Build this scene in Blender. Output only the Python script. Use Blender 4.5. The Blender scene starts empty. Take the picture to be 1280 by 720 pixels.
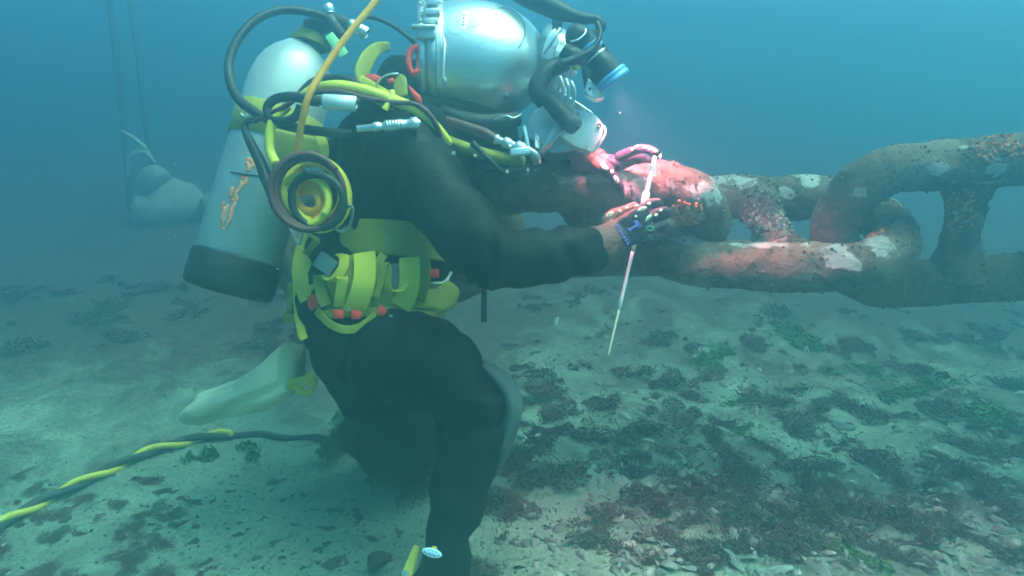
import bpy, bmesh, math, random
import numpy as np
from mathutils import Vector, Matrix, noise, Quaternion

sc = bpy.context.scene
R = math.radians

# ------------------------------------------------------------------ camera
TILT = R(14.0)
FOC = 900.0                                   # focal length in pixels of a 1280 px wide picture
CAM = Vector((0, 0, 1.0))
cam = bpy.data.cameras.new('camera')
cam_o = bpy.data.objects.new('camera', cam)
sc.collection.objects.link(cam_o)
cam.lens = 36 * FOC / 1280
cam.clip_start = 0.02
cam.clip_end = 200
cam_o.location = CAM
cam_o.rotation_euler = (R(90) - TILT, 0, 0)
sc.camera = cam_o

# ------------------------------------------------------------------ sky and sun (daylight filtered by the water above)
SUN_EL, SUN_AZ = R(66), R(100)
world = bpy.data.worlds.new('World')
sc.world = world
world.use_nodes = True
wn = world.node_tree
bg = wn.nodes['Background']
sky = wn.nodes.new('ShaderNodeTexSky')
sky.sky_type = 'NISHITA'
sky.sun_disc = False
sky.sun_elevation = SUN_EL
sky.sun_rotation = SUN_AZ
filt = wn.nodes.new('ShaderNodeMix')
filt.data_type = 'RGBA'
filt.blend_type = 'MULTIPLY'
filt.inputs[0].default_value = 1
filt.inputs[7].default_value = (0.55, 0.95, 0.90, 1)
wn.links.new(sky.outputs[0], filt.inputs[6])
wn.links.new(filt.outputs[2], bg.inputs[0])
bg.inputs[1].default_value = 0.12
sun = bpy.data.lights.new('sun', 'SUN')
sun_o = bpy.data.objects.new('sun', sun)
sc.collection.objects.link(sun_o)
sun.energy = 4.2
sun.angle = R(48)
sun.color = (0.60, 1.0, 0.66)
sdir = Vector((math.sin(SUN_AZ) * math.cos(SUN_EL), math.cos(SUN_AZ) * math.cos(SUN_EL), math.sin(SUN_EL)))
sun_o.rotation_euler = sdir.to_track_quat('Z', 'Y').to_euler()

sc.view_settings.view_transform = 'Standard'
sc.view_settings.look = 'None'
sc.view_settings.exposure = 1.85
sc.view_settings.gamma = 1
sc.view_settings.use_curve_mapping = False
sc.render.engine = 'CYCLES'
sc.cycles.max_bounces = 7
sc.cycles.volume_bounces = 3
sc.cycles.use_denoising = True
sc.cycles.sample_clamp_indirect = 6
sc.cycles.filter_width = 1.6

WATER_DENSITY = 0.40
WATER_COLOUR = (0.25, 0.545, 0.675)
WATER_G = 0.80
LAMP_POWER = 26.0
LAMP_COLOUR = (1.0, 0.26, 0.40)

# ------------------------------------------------------------------ helpers
FWD = Vector((0, math.cos(TILT), -math.sin(TILT)))
UPV = Vector((0, math.sin(TILT), math.cos(TILT)))
RGT = Vector((1, 0, 0))


DOFF = 0.0


def P(px, py, d):
    """world point seen at a pixel of the 1280 x 720 photograph, d metres in front of the lens"""
    return CAM + (d + DOFF) * (FWD + RGT * ((px - 640) / FOC) + UPV * ((360 - py) / FOC))


def PP(*l):
    return [P(*q) for q in l]


def slope_z(y):
    """the bed climbs gently away from the camera"""
    t = max(0.0, y - 1.75)
    return .125 * t * t / (t + .5) if t < 5 else .125 * 25 / 5.5


def G(px, py, z=0.0):
    """point of the sea bed at a pixel"""
    v = FWD + RGT * ((px - 640) / FOC) + UPV * ((360 - py) / FOC)
    lo, hi = 0.3, 20.0
    for _ in range(40):
        m = (lo + hi) / 2
        q = CAM + v * m
        if q.z - z > slope_z(q.y): lo = m
        else: hi = m
    return CAM + v * lo


def to_px(p):
    q = Vector(p) - CAM
    d = q.dot(FWD)
    return 640 + FOC * q.x / d, 360 - FOC * q.dot(UPV) / d, d


WLOC = {}
COL = sc.collection


def tag(o, label=None, cat=None, group=None, kind=None):
    if label: o['label'] = label
    if cat: o['category'] = cat
    if group: o['group'] = group
    if kind: o['kind'] = kind
    return o


def thing(name, label, cat, loc, group=None):
    o = bpy.data.objects.new(name, None)
    o.empty_display_size = 0.05
    COL.objects.link(o)
    o.location = loc
    WLOC[o.name] = Vector(loc)
    return tag(o, label, cat, group)


def link_obj(name, me, c, parent=None):
    o = bpy.data.objects.new(name, me)
    COL.objects.link(o)
    WLOC[o.name] = Vector(c)
    if parent is not None:
        o.parent = parent
        o.location = Vector(c) - WLOC[parent.name]
    else:
        o.location = c
    return o


def mk(name, V, F, mat, parent=None, smooth=True, kind=None):
    A = np.array([tuple(v) for v in V], dtype=float)
    c = Vector(A.mean(0))
    me = bpy.data.meshes.new(name)
    me.from_pydata([tuple(v) for v in (A - np.array(c))], [], [tuple(f) for f in F])
    me.validate()
    if smooth:
        me.polygons.foreach_set('use_smooth', [True] * len(me.polygons))
    me.materials.append(mat)
    me.update()
    o = link_obj(name, me, c, parent)
    if kind: o['kind'] = kind
    return o


def join(*shapes):
    V, F = [], []
    for v, f in shapes:
        k = len(V)
        V += list(v)
        F += [tuple(i + k for i in q) for q in f]
    return V, F


def catmull(pts, sub=6, extra=None):
    """smooth path through points; extra: list of tuples interpolated along"""
    n = len(pts)
    if n == 2:
        T = [i / sub for i in range(sub + 1)]
        o = [pts[0].lerp(pts[1], t) for t in T]
        e = [tuple(a + (b - a) * t for a, b in zip(extra[0], extra[1])) for t in T] if extra else None
        return o, e
    o, e = [], []
    for i in range(n - 1):
        p0, p1, p2, p3 = pts[max(i - 1, 0)], pts[i], pts[i + 1], pts[min(i + 2, n - 1)]
        for k in range(sub + (1 if i == n - 2 else 0)):
            t = k / sub
            o.append(0.5 * ((2 * p1) + (p2 - p0) * t + (2 * p0 - 5 * p1 + 4 * p2 - p3) * t * t + (3 * p1 - p0 - 3 * p2 + p3) * t ** 3))
            if extra:
                s = t * t * (3 - 2 * t)
                e.append(tuple(a + (b - a) * s for a, b in zip(extra[i], extra[i + 1])))
    return o, (e if extra else None)


def frames(path, side=None):
    n = len(path)
    T = []
    for i in range(n):
        t = path[min(i + 1, n - 1)] - path[max(i - 1, 0)]
        T.append(t.normalized() if t.length > 1e-9 else Vector((0, 0, 1)))
    out = []
    if side is not None:
        for i, t in enumerate(T):
            s = Vector(side[i]) if isinstance(side, list) else Vector(side)
            s = (s - t * s.dot(t)).normalized()
            out.append((t, s, t.cross(s)))
        return out
    a = Vector((0, 0, 1)) if abs(T[0].z) < 0.9 else Vector((1, 0, 0))
    s = (a - T[0] * a.dot(T[0])).normalized()
    for t in T:
        s = (s - t * s.dot(t)).normalized()
        out.append((t, s, t.cross(s)))
    return out


def sweep(pts, size, side=None, n=12, sub=6, power=2.0, closed=False, rough=0.0):
    """size: r | (a,b) | list of either; power 2 = ellipse, 6 = rounded flat strap"""
    if not isinstance(size, list): size = [size] * len(pts)
    ex = [(q, q) if not isinstance(q, tuple) else q for q in size]
    pts = [Vector(p) for p in pts]
    if closed:
        path, e = pts, ex
    else:
        path, e = catmull(pts, sub, ex)
    fr = frames(path, side)
    V, F = [], []
    m = len(path)
    for i in range(m):
        t, s, b = fr[i]
        if closed:
            t = (path[(i + 1) % m] - path[i - 1]).normalized()
            s = Vector(side[i] if isinstance(side, list) else side)
            s = (s - t * s.dot(t)).normalized()
            b = t.cross(s)
        for k in range(n):
            a = 2 * math.pi * (k + 0.5) / n
            ca, sa = math.cos(a), math.sin(a)
            x = math.copysign(abs(ca) ** (2 / power), ca) * e[i][0]
            y = math.copysign(abs(sa) ** (2 / power), sa) * e[i][1]
            V.append(path[i] + s * x + b * y)
    for i in range(m if closed else m - 1):
        j = (i + 1) % m
        for k in range(n):
            l = (k + 1) % n
            F.append((i * n + k, i * n + l, j * n + l, j * n + k))
    if not closed:
        F.append(tuple(range(n - 1, -1, -1)))
        F.append(tuple(range((m - 1) * n, m * n)))
    return V, F


def lathe(profile, origin, axis, n=40, squash=None):
    """profile (t, r) along axis"""
    axis = Vector(axis).normalized()
    a = Vector((0, 0, 1)) if abs(axis.z) < 0.8 else Vector((1, 0, 0))
    s = (a - axis * a.dot(axis)).normalized()
    b = axis.cross(s)
    V, F = [], []
    o = Vector(origin)
    for t, r in profile:
        for k in range(n):
            g = 2 * math.pi * k / n
            V.append(o + axis * t + s * (math.cos(g) * r) + b * (math.sin(g) * r))
    m = len(profile)
    for i in range(m - 1):
        for k in range(n):
            l = (k + 1) % n
            F.append((i * n + k, (i + 1) * n + k, (i + 1) * n + l, i * n + l)[::-1])
    F.append(tuple(range(n))[::-1][::-1])
    F.append(tuple(range((m - 1) * n, m * n))[::-1])
    return V, F


def ell(c, r, ax=None, nu=14, nv=9):
    ax = ax or (RGT, FWD, UPV)
    V, F = [], []
    c = Vector(c)
    r = (r, r, r) if not isinstance(r, tuple) else r
    for i in range(nv + 1):
        th = math.pi * (i + 0.02 * (1 if i == 0 else -1 if i == nv else 0)) / nv
        for k in range(nu):
            ph = 2 * math.pi * k / nu
            V.append(c + ax[0] * (r[0] * math.sin(th) * math.cos(ph)) + ax[1] * (r[1] * math.sin(th) * math.sin(ph)) + ax[2] * (r[2] * math.cos(th)))
    for i in range(nv):
        for k in range(nu):
            l = (k + 1) % nu
            F.append((i * nu + k, i * nu + l, (i + 1) * nu + l, (i + 1) * nu + k)[::-1])
    F.append(tuple(range(nu)))
    F.append(tuple(range(nv * nu, nv * nu + nu))[::-1])
    return V, F


def prism(poly, ext, bev=0.0, seg=2):
    """polygon (world points) extruded by vector ext, edges rounded"""
    bm = bmesh.new()
    lo = [bm.verts.new(p) for p in poly]
    hi = [bm.verts.new(Vector(p) + Vector(ext)) for p in poly]
    n = len(poly)
    bm.faces.new(lo[::-1])
    bm.faces.new(hi)
    for i in range(n):
        bm.faces.new((lo[i], lo[(i + 1) % n], hi[(i + 1) % n], hi[i]))
    bmesh.ops.recalc_face_normals(bm, faces=bm.faces)
    if bev:
        bmesh.ops.bevel(bm, geom=list(bm.edges), offset=bev, segments=seg, affect='EDGES', profile=0.6)
    bm.verts.ensure_lookup_table()
    bm.verts.index_update()
    V = [v.co.copy() for v in bm.verts]
    F = [tuple(v.index for v in f.verts) for f in bm.faces]
    bm.free()
    return V, F


def block(c, ax, half, bev=0.004):
    c = Vector(c)
    a, b, n = [Vector(q).normalized() for q in ax]
    poly = [c + a * (half[0] * i) + b * (half[1] * j) - n * half[2] for i, j in ((-1, -1), (1, -1), (1, 1), (-1, 1))]
    return prism(poly, n * 2 * half[2], bev)


def remesh(V, F, voxel, smooth=6, fac=0.5):
    me = bpy.data.meshes.new('tmp')
    me.from_pydata([tuple(v) for v in V], [], [tuple(f) for f in F])
    me.update()
    o = bpy.data.objects.new('tmp', me)
    COL.objects.link(o)
    m = o.modifiers.new('r', 'REMESH')
    m.mode = 'VOXEL'
    m.voxel_size = voxel
    m.use_smooth_shade = True
    if smooth:
        s = o.modifiers.new('s', 'SMOOTH')
        s.factor = fac
        s.iterations = smooth
    dg = bpy.context.evaluated_depsgraph_get()
    ev = o.evaluated_get(dg)
    m2 = bpy.data.meshes.new_from_object(ev)
    A = np.empty(len(m2.vertices) * 3)
    m2.vertices.foreach_get('co', A)
    N = np.empty(len(m2.vertices) * 3)
    m2.vertices.foreach_get('normal', N)
    Fo = [tuple(p.vertices) for p in m2.polygons]
    bpy.data.objects.remove(o)
    bpy.data.meshes.remove(me)
    bpy.data.meshes.remove(m2)
    return A.reshape(-1, 3), N.reshape(-1, 3), Fo


# ------------------------------------------------------------------ materials
def ramp(nt, fac, stops):
    r = nt.nodes.new('ShaderNodeValToRGB')
    el = r.color_ramp.elements
    while len(el) < len(stops): el.new(0.5)
    for e, (p, c) in zip(el, stops):
        e.position = p
        e.color = (*c, 1) if len(c) == 3 else c
    nt.links.new(fac, r.inputs[0])
    return r.outputs[0]


def noise_node(nt, scale, detail=5, rough=0.6, dist=0.0, vec=None):
    n = nt.nodes.new('ShaderNodeTexNoise')
    n.inputs['Scale'].default_value = scale
    n.inputs['Detail'].default_value = detail
    n.inputs['Roughness'].default_value = rough
    n.inputs['Distortion'].default_value = dist
    if vec is not None: nt.links.new(vec, n.inputs['Vector'])
    return n.outputs['Fac']


def base_mat(name):
    m = bpy.data.materials.new(name)
    m.use_nodes = True
    nt = m.node_tree
    b = nt.nodes['Principled BSDF']
    tc = nt.nodes.new('ShaderNodeTexCoord')
    return m, nt, b, tc.outputs['Object']


def bump(nt, b, h, strength=0.4, dist=0.01):
    n = nt.nodes.new('ShaderNodeBump')
    n.inputs['Strength'].default_value = strength
    n.inputs['Distance'].default_value = dist
    nt.links.new(h, n.inputs['Height'])
    nt.links.new(n.outputs[0], b.inputs['Normal'])


def simple(name, c1, c2, scale=18, rough=0.6, metal=0.0, bscale=60, bstr=0.2, lo=0.3, hi=0.7, rvar=0.12, spec=None):
    m, nt, b, v = base_mat(name)
    f = noise_node(nt, scale, 6, 0.62, 0.2, v)
    nt.links.new(ramp(nt, f, [(lo, c1), (hi, c2)]), b.inputs['Base Color'])
    b.inputs['Metallic'].default_value = metal
    r = ramp(nt, noise_node(nt, scale * 2.3, 4, 0.6, 0, v), [(0.3, (rough - rvar,) * 3), (0.7, (rough + rvar,) * 3)])
    nt.links.new(r, b.inputs['Roughness'])
    if spec is not None: b.inputs['Specular IOR Level'].default_value = spec
    if bstr: bump(nt, b, noise_node(nt, bscale, 4, 0.6, 0, v), bstr, 0.004)
    return m


M = {}
M['suit'] = simple('black_drysuit_fabric', (.003, .0035, .004), (.009, .010, .011), 6, .6, 0, 55, .5, spec=.15)
M['knee'] = simple('grey_knee_rubber', (.05, .065, .07), (.10, .125, .13), 20, .8)
M['steel'] = simple('brushed_steel', (.70, .73, .72), (.82, .85, .84), 5, .37, .92, 120, .04, rvar=.05)
M['ring_steel'] = simple('ring_steel', (.42, .46, .46), (.56, .6, .6), 30, .38, 1.0, 160, .1)
M['chrome'] = simple('bright_fittings', (.74, .76, .76), (.86, .88, .88), 30, .36, .85, 160, .08, rvar=.06)
M['plate'] = simple('white_cover_plate', (.68, .71, .71), (.80, .82, .82), 25, .4, .15, 120, .1)
M['tank'] = simple('silver_tank_paint', (.60, .63, .63), (.74, .77, .77), 6, .42, .25, 90, .12, .35, .65)
def worn(mat, dark, amt):
    """scratches and grime worn into a painted surface"""
    nt = mat.node_tree
    b = nt.nodes['Principled BSDF']
    src = b.inputs['Base Color'].links[0].from_socket
    tc = nt.nodes.new('ShaderNodeTexCoord')
    mp = nt.nodes.new('ShaderNodeMapping')
    mp.inputs['Scale'].default_value = (9, 9, 2.2)
    mp.inputs['Rotation'].default_value = (.2, .35, 0)
    nt.links.new(tc.outputs['Object'], mp.inputs[0])
    a = ramp(nt, noise_node(nt, 9, 9, .78, 1.2, mp.outputs[0]), [(.56, (0, 0, 0)), (.64, (1, 1, 1))])
    c = ramp(nt, noise_node(nt, 3.5, 6, .6, .4, tc.outputs['Object']), [(.35, (0, 0, 0)), (.75, (.8, .8, .8))])
    mm = nt.nodes.new('ShaderNodeMath')
    mm.operation = 'MAXIMUM'
    nt.links.new(a, mm.inputs[0])
    nt.links.new(c, mm.inputs[1])
    ml = nt.nodes.new('ShaderNodeMath')
    ml.operation = 'MULTIPLY'
    ml.inputs[1].default_value = amt
    nt.links.new(mm.outputs[0], ml.inputs[0])
    mx = nt.nodes.new('ShaderNodeMix')
    mx.data_type = 'RGBA'
    nt.links.new(ml.outputs[0], mx.inputs[0])
    nt.links.new(src, mx.inputs[6])
    mx.inputs[7].default_value = (*dark, 1)
    nt.links.new(mx.outputs[2], b.inputs['Base Color'])


M['rubber'] = simple('black_rubber', (.010, .011, .012), (.022, .024, .026), 25, .55, 0, 120, .2)
M['yellow'] = simple('yellow_webbing', (.66, .56, .04), (.80, .68, .06), 14, .75, 0, 420, .35)
M['yellow2'] = simple('olive_yellow_webbing', (.32, .29, .03), (.48, .43, .05), 10, .8, 0, 420, .35)  # darker olive yellow for bands, collar and panels
M['yhose'] = simple('yellow_hose', (.72, .60, .04), (.86, .72, .08), 20, .5)
M['orange'] = simple('orange_hose', (.95, .36, .03), (1.0, .46, .05), 20, .5)
M['brown'] = simple('maroon_hose', (.085, .022, .024), (.15, .045, .045), 22, .55)
M['red'] = simple('fluorescent_red', (1.0, .03, .02), (1.0, .05, .03), 30, .6)
M['green'] = simple('pale_green_tape', (.35, .75, .35), (.45, .85, .45), 30, .6)
M['lead'] = simple('grey_lead_weight', (.16, .18, .19), (.26, .29, .3), 30, .6)
M['orange_paint'] = simple('orange_stencil_paint', (.95, .30, .10), (.80, .45, .28), 60, .6, lo=.4, hi=.75)
M['pink'] = simple('coral_glove_knit', (.20, .07, .058), (.30, .115, .09), 35, .8, 0, 500, .4)
M['glove'] = simple('black_glove_back', (.018, .012, .02), (.035, .025, .04), 40, .7, 0, 260, .3)
M['guard'] = simple('white_finger_guard', (.80, .74, .5), (.92, .88, .64), 60, .45)
M['mark'] = simple('violet_print', (.22, .18, .75), (.3, .26, .85), 60, .6)
M['greenprint'] = simple('green_print', (.12, .6, .3), (.2, .7, .4), 60, .6)
M['blue'] = simple('blue_anodised_ring', (.12, .42, .80), (.20, .52, .88), 40, .4, .1)
M['white'] = simple('white_rod_paint', (.80, .80, .78), (.9, .9, .88), 60, .4)
M['bag'] = simple('pale_canvas', (.82, .78, .48), (.93, .90, .62), 8, .85, 0, 26, 1.0)
M['concrete'] = simple('silted_concrete', (.20, .205, .19), (.36, .365, .34), 5, .9, 0, 30, .6)
M['rope'] = simple('dark_rope', (.03, .03, .03), (.06, .06, .055), 30, .9)
M['amber'] = simple('dark_umbilical', (.02, .02, .022), (.05, .05, .05), 20, .6)
M['badge'] = simple('white_badge', (.75, .78, .8), (.85, .87, .88), 60, .5)
M['leaf'] = simple('dead_leaf', (.035, .022, .018), (.075, .05, .04), 30, .8)
M['shell'] = simple('shell_grey', (.15, .15, .125), (.31, .30, .26), 30, .6)
M['shell2'] = simple('shell_pale', (.28, .285, .24), (.44, .44, .38), 30, .6)
M['rubble'] = simple('brown_shell', (.10, .075, .06), (.22, .17, .14), 25, .7)
M['stone'] = simple('stone', (.10, .10, .09), (.22, .21, .19), 25, .85)
M['weed'] = simple('maroon_seaweed', (.06, .021, .022), (.17, .065, .06), 9, .75, bstr=0)
M['weed2'] = simple('brown_seaweed', (.06, .042, .028), (.14, .105, .07), 9, .75, bstr=0)
M['algae'] = simple('green_algae', (.04, .11, .015), (.09, .20, .04), 14, .7, bstr=0)

worn(M['tank'], (.22, .24, .23), .55)
worn(M['yellow'], (.20, .20, .05), .45)
worn(M['yellow2'], (.12, .13, .04), .45)
worn(M['bag'], (.40, .42, .26), .55)
worn(M['steel'], (.45, .48, .47), .5)


def glass_mat():
    m, nt, b, v = base_mat('faceplate_glass')
    b.inputs['Base Color'].default_value = (.75, .85, .86, 1)
    b.inputs['Roughness'].default_value = 0.04
    b.inputs['Transmission Weight'].default_value = 0.9
    b.inputs['IOR'].default_value = 1.2
    return m


M['glass'] = glass_mat()


def lens_mat():
    m, nt, b, v = base_mat('lit_lamp_lens')
    b.inputs['Base Color'].default_value = (.9, .6, .6, 1)
    b.inputs['Emission Color'].default_value = (1, .30, .42, 1)
    b.inputs['Emission Strength'].default_value = 2400
    return m


M['lens'] = lens_mat()


def chain_mat(seed):
    m, nt, b, v = base_mat('rusted_chain')
    mp = nt.nodes.new('ShaderNodeMapping')
    mp.inputs['Location'].default_value = (seed * 3.7, seed * 1.3, seed * 5.1)
    nt.links.new(v, mp.inputs[0])
    v = mp.outputs[0]
    rust = ramp(nt, noise_node(nt, 9, 9, .72, .8, v), [(.28, (.05, .038, .032)), (.40, (.14, .090, .064)), (.54, (.25, .165, .12)), (.72, (.36, .27, .21))])
    spots = ramp(nt, noise_node(nt, 38, 7, .75, .4, v), [(.54, (0, 0, 0)), (.66, (1, 1, 1))])
    mx = nt.nodes.new('ShaderNodeMix')
    mx.data_type = 'RGBA'
    nt.links.new(spots, mx.inputs[0])
    nt.links.new(rust, mx.inputs[6])
    mx.inputs[7].default_value = (.04, .03, .027, 1)
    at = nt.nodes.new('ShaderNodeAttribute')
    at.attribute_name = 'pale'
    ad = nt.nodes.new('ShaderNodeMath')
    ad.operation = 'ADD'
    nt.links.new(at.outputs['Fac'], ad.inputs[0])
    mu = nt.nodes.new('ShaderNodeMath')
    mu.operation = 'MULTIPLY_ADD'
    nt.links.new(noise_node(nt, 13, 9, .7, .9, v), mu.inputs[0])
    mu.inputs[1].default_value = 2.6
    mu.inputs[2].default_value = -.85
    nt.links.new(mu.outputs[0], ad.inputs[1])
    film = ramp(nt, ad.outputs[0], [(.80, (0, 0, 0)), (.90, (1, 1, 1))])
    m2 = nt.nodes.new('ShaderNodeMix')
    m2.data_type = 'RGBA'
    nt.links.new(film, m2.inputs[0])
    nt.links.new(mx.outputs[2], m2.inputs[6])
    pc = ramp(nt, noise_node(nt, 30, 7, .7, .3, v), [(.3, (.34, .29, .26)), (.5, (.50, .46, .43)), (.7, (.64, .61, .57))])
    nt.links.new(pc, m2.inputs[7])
    nt.links.new(m2.outputs[2], b.inputs['Base Color'])
    b.inputs['Roughness'].default_value = .9
    b.inputs['Specular IOR Level'].default_value = .25
    bump(nt, b, noise_node(nt, 40, 9, .75, .3, v), .9, .014)
    return m


def crust_mat(name, c1, c2, c3):
    m, nt, b, v = base_mat(name)
    f = noise_node(nt, 70, 5, .7, 0, v)
    nt.links.new(ramp(nt, f, [(.32, c1), (.52, c2), (.7, c3)]), b.inputs['Base Color'])
    b.inputs['Roughness'].default_value = .55
    return m


M['crust'] = crust_mat('orange_crust', (.22, .06, .025), (.70, .22, .07), (.95, .70, .48))
M['crust2'] = crust_mat('grey_barnacles', (.03, .03, .03), (.16, .12, .10), (.62, .58, .52))
M['crust3'] = crust_mat('brown_growth', (.03, .024, .02), (.11, .07, .05), (.30, .24, .19))


def seabed_mat():
    m, nt, b, v = base_mat('silty_sand')
    sand = ramp(nt, noise_node(nt, 3.0, 8, .62, .3, v), [(.3, (.175, .215, .155)), (.5, (.28, .34, .25)), (.72, (.38, .45, .34))])
    grit = ramp(nt, noise_node(nt, 70, 6, .75, 0, v), [(.36, (.07, .065, .055)), (.47, (1, 1, 1))])
    mx = nt.nodes.new('ShaderNodeMix')
    mx.data_type = 'RGBA'
    mx.blend_type = 'MULTIPLY'
    mx.inputs[0].default_value = .75
    nt.links.new(sand, mx.inputs[6])
    nt.links.new(grit, mx.inputs[7])
    # dark weed in patches; the film also paints in the murk of the far bed
    at = nt.nodes.new('ShaderNodeAttribute')
    at.attribute_name = 'weed'
    mt = nt.nodes.new('ShaderNodeMath')
    mt.operation = 'ADD'
    nt.links.new(noise_node(nt, 4.2, 9, .74, .9, v), mt.inputs[0])
    nt.links.new(at.outputs['Fac'], mt.inputs[1])
    film = ramp(nt, mt.outputs[0], [(.50, (0, 0, 0)), (.60, (.5, .5, .5)), (.74, (1, 1, 1))])
    wc = ramp(nt, noise_node(nt, 30, 5, .7, 0, v), [(.35, (.04, .024, .022)), (.55, (.10, .060, .052)), (.7, (.17, .135, .11))])
    m2 = nt.nodes.new('ShaderNodeMix')
    m2.data_type = 'RGBA'
    nt.links.new(film, m2.inputs[0])
    nt.links.new(mx.outputs[2], m2.inputs[6])
    nt.links.new(wc, m2.inputs[7])
    nt.links.new(m2.outputs[2], b.inputs['Base Color'])
    b.inputs['Roughness'].default_value = .95
    bump(nt, b, noise_node(nt, 40, 8, .7, 0, v), .55, .02)
    return m


M['seabed'] = seabed_mat()

# ------------------------------------------------------------------ sea bed
rng = random.Random(7)


def bed_z(x, y):
    p = Vector((x * .55, y * .55, 3.1))
    z = .05 * noise.noise(p) + .022 * noise.noise(p * 3.3) + .010 * noise.noise(p * 9.1) + .005 * noise.noise(p * 23)
    return z * 1.15 + slope_z(y)


def axis_coords(lo, hi, step, out, grow):
    c = list(np.arange(lo, hi + step * .5, step))
    s = step
    while c[-1] < out:
        s *= grow
        c.append(c[-1] + s)
    s = step
    while c[0] > -out:
        s *= grow
        c.insert(0, c[0] - s)
    return c


def weed_and_murk(x, y):
    """dark weed on the bed at a point, plus murk painted in with distance"""
    px, py, d = to_px((x, y, slope_z(y)))
    if d < .4: return 0.02
    rt = .045 + .05 * min(1, max(0, px - 640) / 450)
    if d > 2.3: rt += min(.26, (d - 2.3) * .16)
    lf = -.06
    if d > 2.1: lf += min(.42, (d - 2.1) * .45)  # darker with distance: the dim far bed is put into the colour
    if px < 240 and py > 540: lf += .10 * min(1, (240 - px) / 80)
    k = min(1, max(0, (px - 560) / 170))
    k = k * k * (3 - 2 * k)
    w = lf + (rt - lf) * k
    if py > 570: w -= .16 * min(1, (py - 570) / 50) * min(1, max(0, (790 - px) / 80)) * k
    return w


xs = axis_coords(-2.6, 3.2, .032, 24, 1.13)
ys = axis_coords(.6, 5.4, .032, 24, 1.13)
V = [(x, y, bed_z(x, y)) for y in ys for x in xs]
nx = len(xs)
F = [(j * nx + i, j * nx + i + 1, (j + 1) * nx + i + 1, (j + 1) * nx + i) for j in range(len(ys) - 1) for i in range(nx - 1)]
me = bpy.data.meshes.new('seabed')
me.from_pydata(V, [], F)
me.polygons.foreach_set('use_smooth', [True] * len(F))
at = me.attributes.new('weed', 'FLOAT', 'POINT')
at.data.foreach_set('value', [weed_and_murk(x, y) for x, y, z in V])
me.materials.append(M['seabed'])
seabed = link_obj('seabed', me, (0, 0, 0))
tag(seabed, 'pale silty sea bed with patches of dark weed', 'seabed', kind='structure')

# ------------------------------------------------------------------ mooring chain
DCH = 0.118                                    # bar diameter of the chain


def link_path(d, n=120):
    h, s = 1.3 * d, 1.2 * d
    per = 4 * s + 2 * math.pi * h
    out = []
    for i in range(n):
        u = per * i / n
        if u < 2 * s:
            out.append(Vector((-s + u, -h, 0)))
        elif u < 2 * s + math.pi * h:
            a = (u - 2 * s) / h - math.pi / 2
            out.append(Vector((s + h * math.cos(a), h * math.sin(a), 0)))
        elif u < 4 * s + math.pi * h:
            out.append(Vector((s - (u - 2 * s - math.pi * h), h, 0)))
        else:
            a = (u - 4 * s - math.pi * h) / h + math.pi / 2
            out.append(Vector((-s + h * math.cos(a), h * math.sin(a), 0)))
    return out


def lumpy(V, amp, sc_, seed):
    A = np.array([tuple(v) for v in V])
    out = []
    for v in A:
        q = Vector(v)
        n = noise.noise_vector(q * sc_ + Vector((seed, seed * 2.1, 0)))
        n2 = noise.noise_vector(q * sc_ * 3.1 + Vector((seed, 5, 1)))
        n3 = noise.noise_vector(q * sc_ * 8 + Vector((seed, 2, 7)))
        out.append(q + n * amp + n2 * amp * .45 + n3 * amp * .2)
    return out


def chain_link(c, ax, w, label, seed, patches=()):
    """c centre, ax chain direction, w direction across the link"""
    ax = Vector(ax).normalized()
    w = Vector(w)
    w = (w - ax * w.dot(ax)).normalized()
    nz = ax.cross(w)
    mt = Matrix((ax, w, nz)).transposed()
    t = thing('chain_link', label, 'chain link', c, 'studded links of the mooring chain')
    mat = chain_mat(seed)
    path = link_path(DCH)
    V, F = sweep(path, DCH * .5, Vector((0, 0, 1)), n=36, closed=True)
    V = lumpy(V, .0075, 11, seed)
    b = mk('bar', [c + mt @ v for v in V], F, mat, t)
    pts = [Vector((0, y * DCH, 0)) for y in (-1.1, -.85, -.4, 0, .4, .85, 1.1)]
    V, F = sweep(pts, [DCH * q for q in (.62, .5, .38, .35, .38, .5, .62)], n=20, sub=5)
    V = lumpy(V, .010, 17, seed + 4)
    s = mk('stud', [c + mt @ v for v in V], F, mat, t)
    for o in (b, s):                            # scraped and silted pale patches; on link A they also paint in lamp light
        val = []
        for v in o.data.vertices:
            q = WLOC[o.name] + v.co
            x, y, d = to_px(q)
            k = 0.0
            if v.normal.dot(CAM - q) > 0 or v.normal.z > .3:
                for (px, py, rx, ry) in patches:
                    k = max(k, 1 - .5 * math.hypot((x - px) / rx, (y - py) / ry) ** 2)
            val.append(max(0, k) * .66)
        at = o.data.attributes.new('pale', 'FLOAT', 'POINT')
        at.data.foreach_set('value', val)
    return t, mt, b, s


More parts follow.
